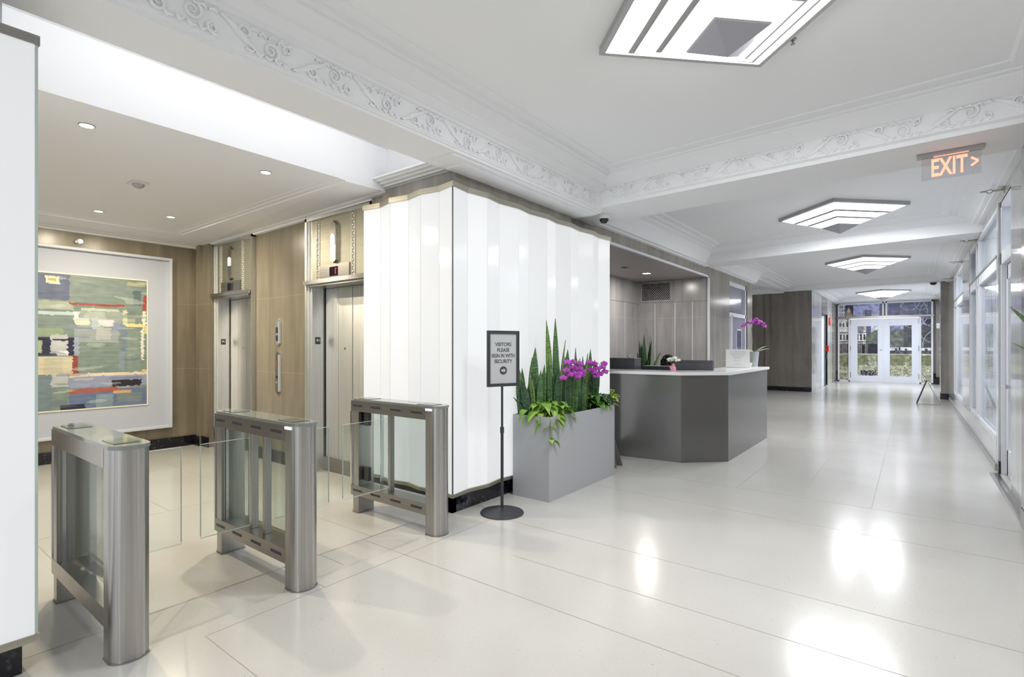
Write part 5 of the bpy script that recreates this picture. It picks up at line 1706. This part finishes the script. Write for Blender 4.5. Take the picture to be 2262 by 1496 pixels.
# snake plant in the alcove
ax_, ay_ = -3.88, 9.0
ap = snake_plant((ax_, ay_, 0.62), [(-0.05, 0, 0.97, 0.07, 0.05, 3.0, 'snake'), (-0.02, 0.02, 0.90, 0.06, 0.05, 2.8, 'snake_dark'), (0.0, 0, 1.07, 0.075, 0.0, 0, 'snake'), (0.04, 0.02, 1.04, 0.06, 0.07, 0.2, 'snake'), (0.07, 0, 0.98, 0.06, 0.07, 0.3, 'snake_dark'),
                 (0.05, 0, 0.85, 0.06, 0.10, 0.2, 'snake_light'), (-0.06, -0.02, 0.75, 0.06, 0.06, 3.3, 'snake_light'), (0.08, 0.03, 0.78, 0.05, 0.22, 0.3, 'snake_light'), (0.02, -0.03, 0.8, 0.07, 0.02, 0, 'snake_dark')],
                 'snake plant standing in the alcove behind the desk', None, 'snake plant')
MB().lathe([(0.13, 0), (0.17, 0.6), (0.16, 0.6), (0.15, 0.57), (0.0, 0.57)], (ax_, ay_, 0.0), 26).build('pot', 'dark_plastic', ap)
MB().lathe([(0.15, 0.0), (0.15, 0.05), (0.0, 0.05)], (ax_, ay_, 0.565), 20).build('soil', 'soil', ap)

# alcove: grille, downlight, slot, wall hook
vg = thing('vent_grille', 'square metal vent grille with a lattice pattern high in the alcove', 'vent', (-4.47, 11.04, 2.65))
MB().box(-4.84, -4.80, 11.015, 11.04, 2.43, 2.885).box(-4.16, -4.10, 11.015, 11.04, 2.43, 2.885).box(-4.8, -4.16, 11.015, 11.04, 2.43, 2.47).box(-4.8, -4.16, 11.015, 11.04, 2.845, 2.885).build('frame', 'panel_grey', vg)
MB().box(-4.80, -4.16, 11.030, 11.038, 2.47, 2.845).build('duct_backing', 'black_gloss', vg)
mb = MB()
for i in range(12):
    for k in range(7):
        cx_, cz_ = -4.80 + (i + 0.5) * 0.0533, 2.47 + (k + 0.5) * 0.0536
        mb.bar((cx_ - 0.026, 11.022, cz_ - 0.026), (cx_ + 0.026, 11.022, cz_ + 0.026), 0.006, 0.008)
        mb.bar((cx_ - 0.026, 11.022, cz_ + 0.026), (cx_ + 0.026, 11.022, cz_ - 0.026), 0.006, 0.008)
        mb.box(cx_ - 0.009, cx_ + 0.009, 11.018, 11.026, cz_ - 0.009, cz_ + 0.009)
mb.build('lattice', 'panel_grey', vg)
ad = thing('recessed_light', 'square recessed light in the alcove ceiling', 'downlight', (-4.14, 9.72, 2.9))
MB().box(-4.22, -4.06, 9.64, 9.80, 2.888, 2.9).build('trim', 'lamp_trim', ad)
MB().box(-4.2, -4.08, 9.66, 9.78, 2.884, 2.889).build('lens', 'lamp_warm', ad)
sl = B(-4.22, -4.13, 8.74, 8.88, 2.893, 2.9).build('ceiling_slot_vent', 'dark_slot', label='small dark slot in the alcove ceiling', cat='vent')
tp_ = thing('tape_dispenser', 'small white object on top of the monitor next to the light wall', 'office item', (-3.27, 7.0, 1.285))
MB().lathe([(0.012, 0.0), (0.022, 0.02), (0.026, 0.045), (0.02, 0.045), (0.0, 0.03)], (-3.27, 7.05, 1.285), 14).build('cup', 'white_ceramic', tp_)
MB().tube([(-3.245, 7.05, 1.30), (-3.225, 7.05, 1.33), (-3.23, 7.05, 1.345)], 0.004, 6).build('handle', 'white_ceramic', tp_)

# bare a-frame stand by the end doors
af = thing('a_frame_stand', 'bare black triangular metal stand on the floor before the end doors', 'stand', (0.3, 16.7, 0))
mb = MB()
tz = 0.60
top = Vector((0.285, 16.62, tz))
mb.bar((0.09, 16.60, 0.012), top, 0.028, 0.02).build('leg', 'black_metal', af)
MB().bar((0.545, 16.60, 0.012), top + Vector((0.01, 0, 0)), 0.016, 0.014).build('leg', 'steel_dark', af)
MB().bar((0.12, 16.60, 0.012), (0.545, 16.60, 0.012), 0.016, 0.014).build('crossbar', 'steel_dark', af)
MB().bar((0.09, 17.0, 0.012), top + Vector((0, 0.1, 0)), 0.02, 0.016).build('leg', 'black_metal', af)
MB().bar(top, top + Vector((0, 0.1, 0)), 0.02, 0.016).build('hinge_bar', 'black_metal', af)
MB().bar((0.09, 16.6, 0.012), (0.09, 17.0, 0.012), 0.016, 0.014).build('crossbar', 'steel_dark', af)

# potted plant at the right edge of the picture
rp = thing('potted_plant', 'potted plant with long pointed green leaves entering at the right edge', 'houseplant', (0.62, 3.2, 0))
MB().lathe([(0.13, 0), (0.17, 0.5), (0.16, 0.5), (0.15, 0.46), (0.0, 0.46)], (0.62, 3.2, 0), 26).build('pot', 'grey_ceramic', rp)
MB().tube([(0.62, 3.2, 0.44), (0.61, 3.19, 0.9), (0.60, 3.18, 1.32)], [0.016, 0.014, 0.01], 10).build('stem', 'stem', rp)
lf = [((0.54, 3.14, 1.30), (-0.62, -0.2, 1.05), 0.42, 0.085), ((0.55, 3.15, 1.28), (-0.72, -0.25, 0.72), 0.31, 0.07)]
for q in range(12):
    a = q * 0.52 + 0.2
    if cos(a) > -0.35:
        lf.append(((0.60 + 0.02 * cos(a), 3.18 + 0.02 * sin(a), 1.1 + 0.018 * q), (cos(a), sin(a), 0.7), 0.36, 0.07))
for (p, dr, L_, W_) in lf:
    mb = MB()
    leaf_shape(mb, p, dr, L_, W_, 0.08, n_=10, heart=False)
    mb.tube([(0.61, 3.19, p[2] - 0.12), p], [0.006, 0.004], 6)
    mb.build('leaf', 'pothos_dark' if rnd.random() < 0.5 else 'snake', rp)
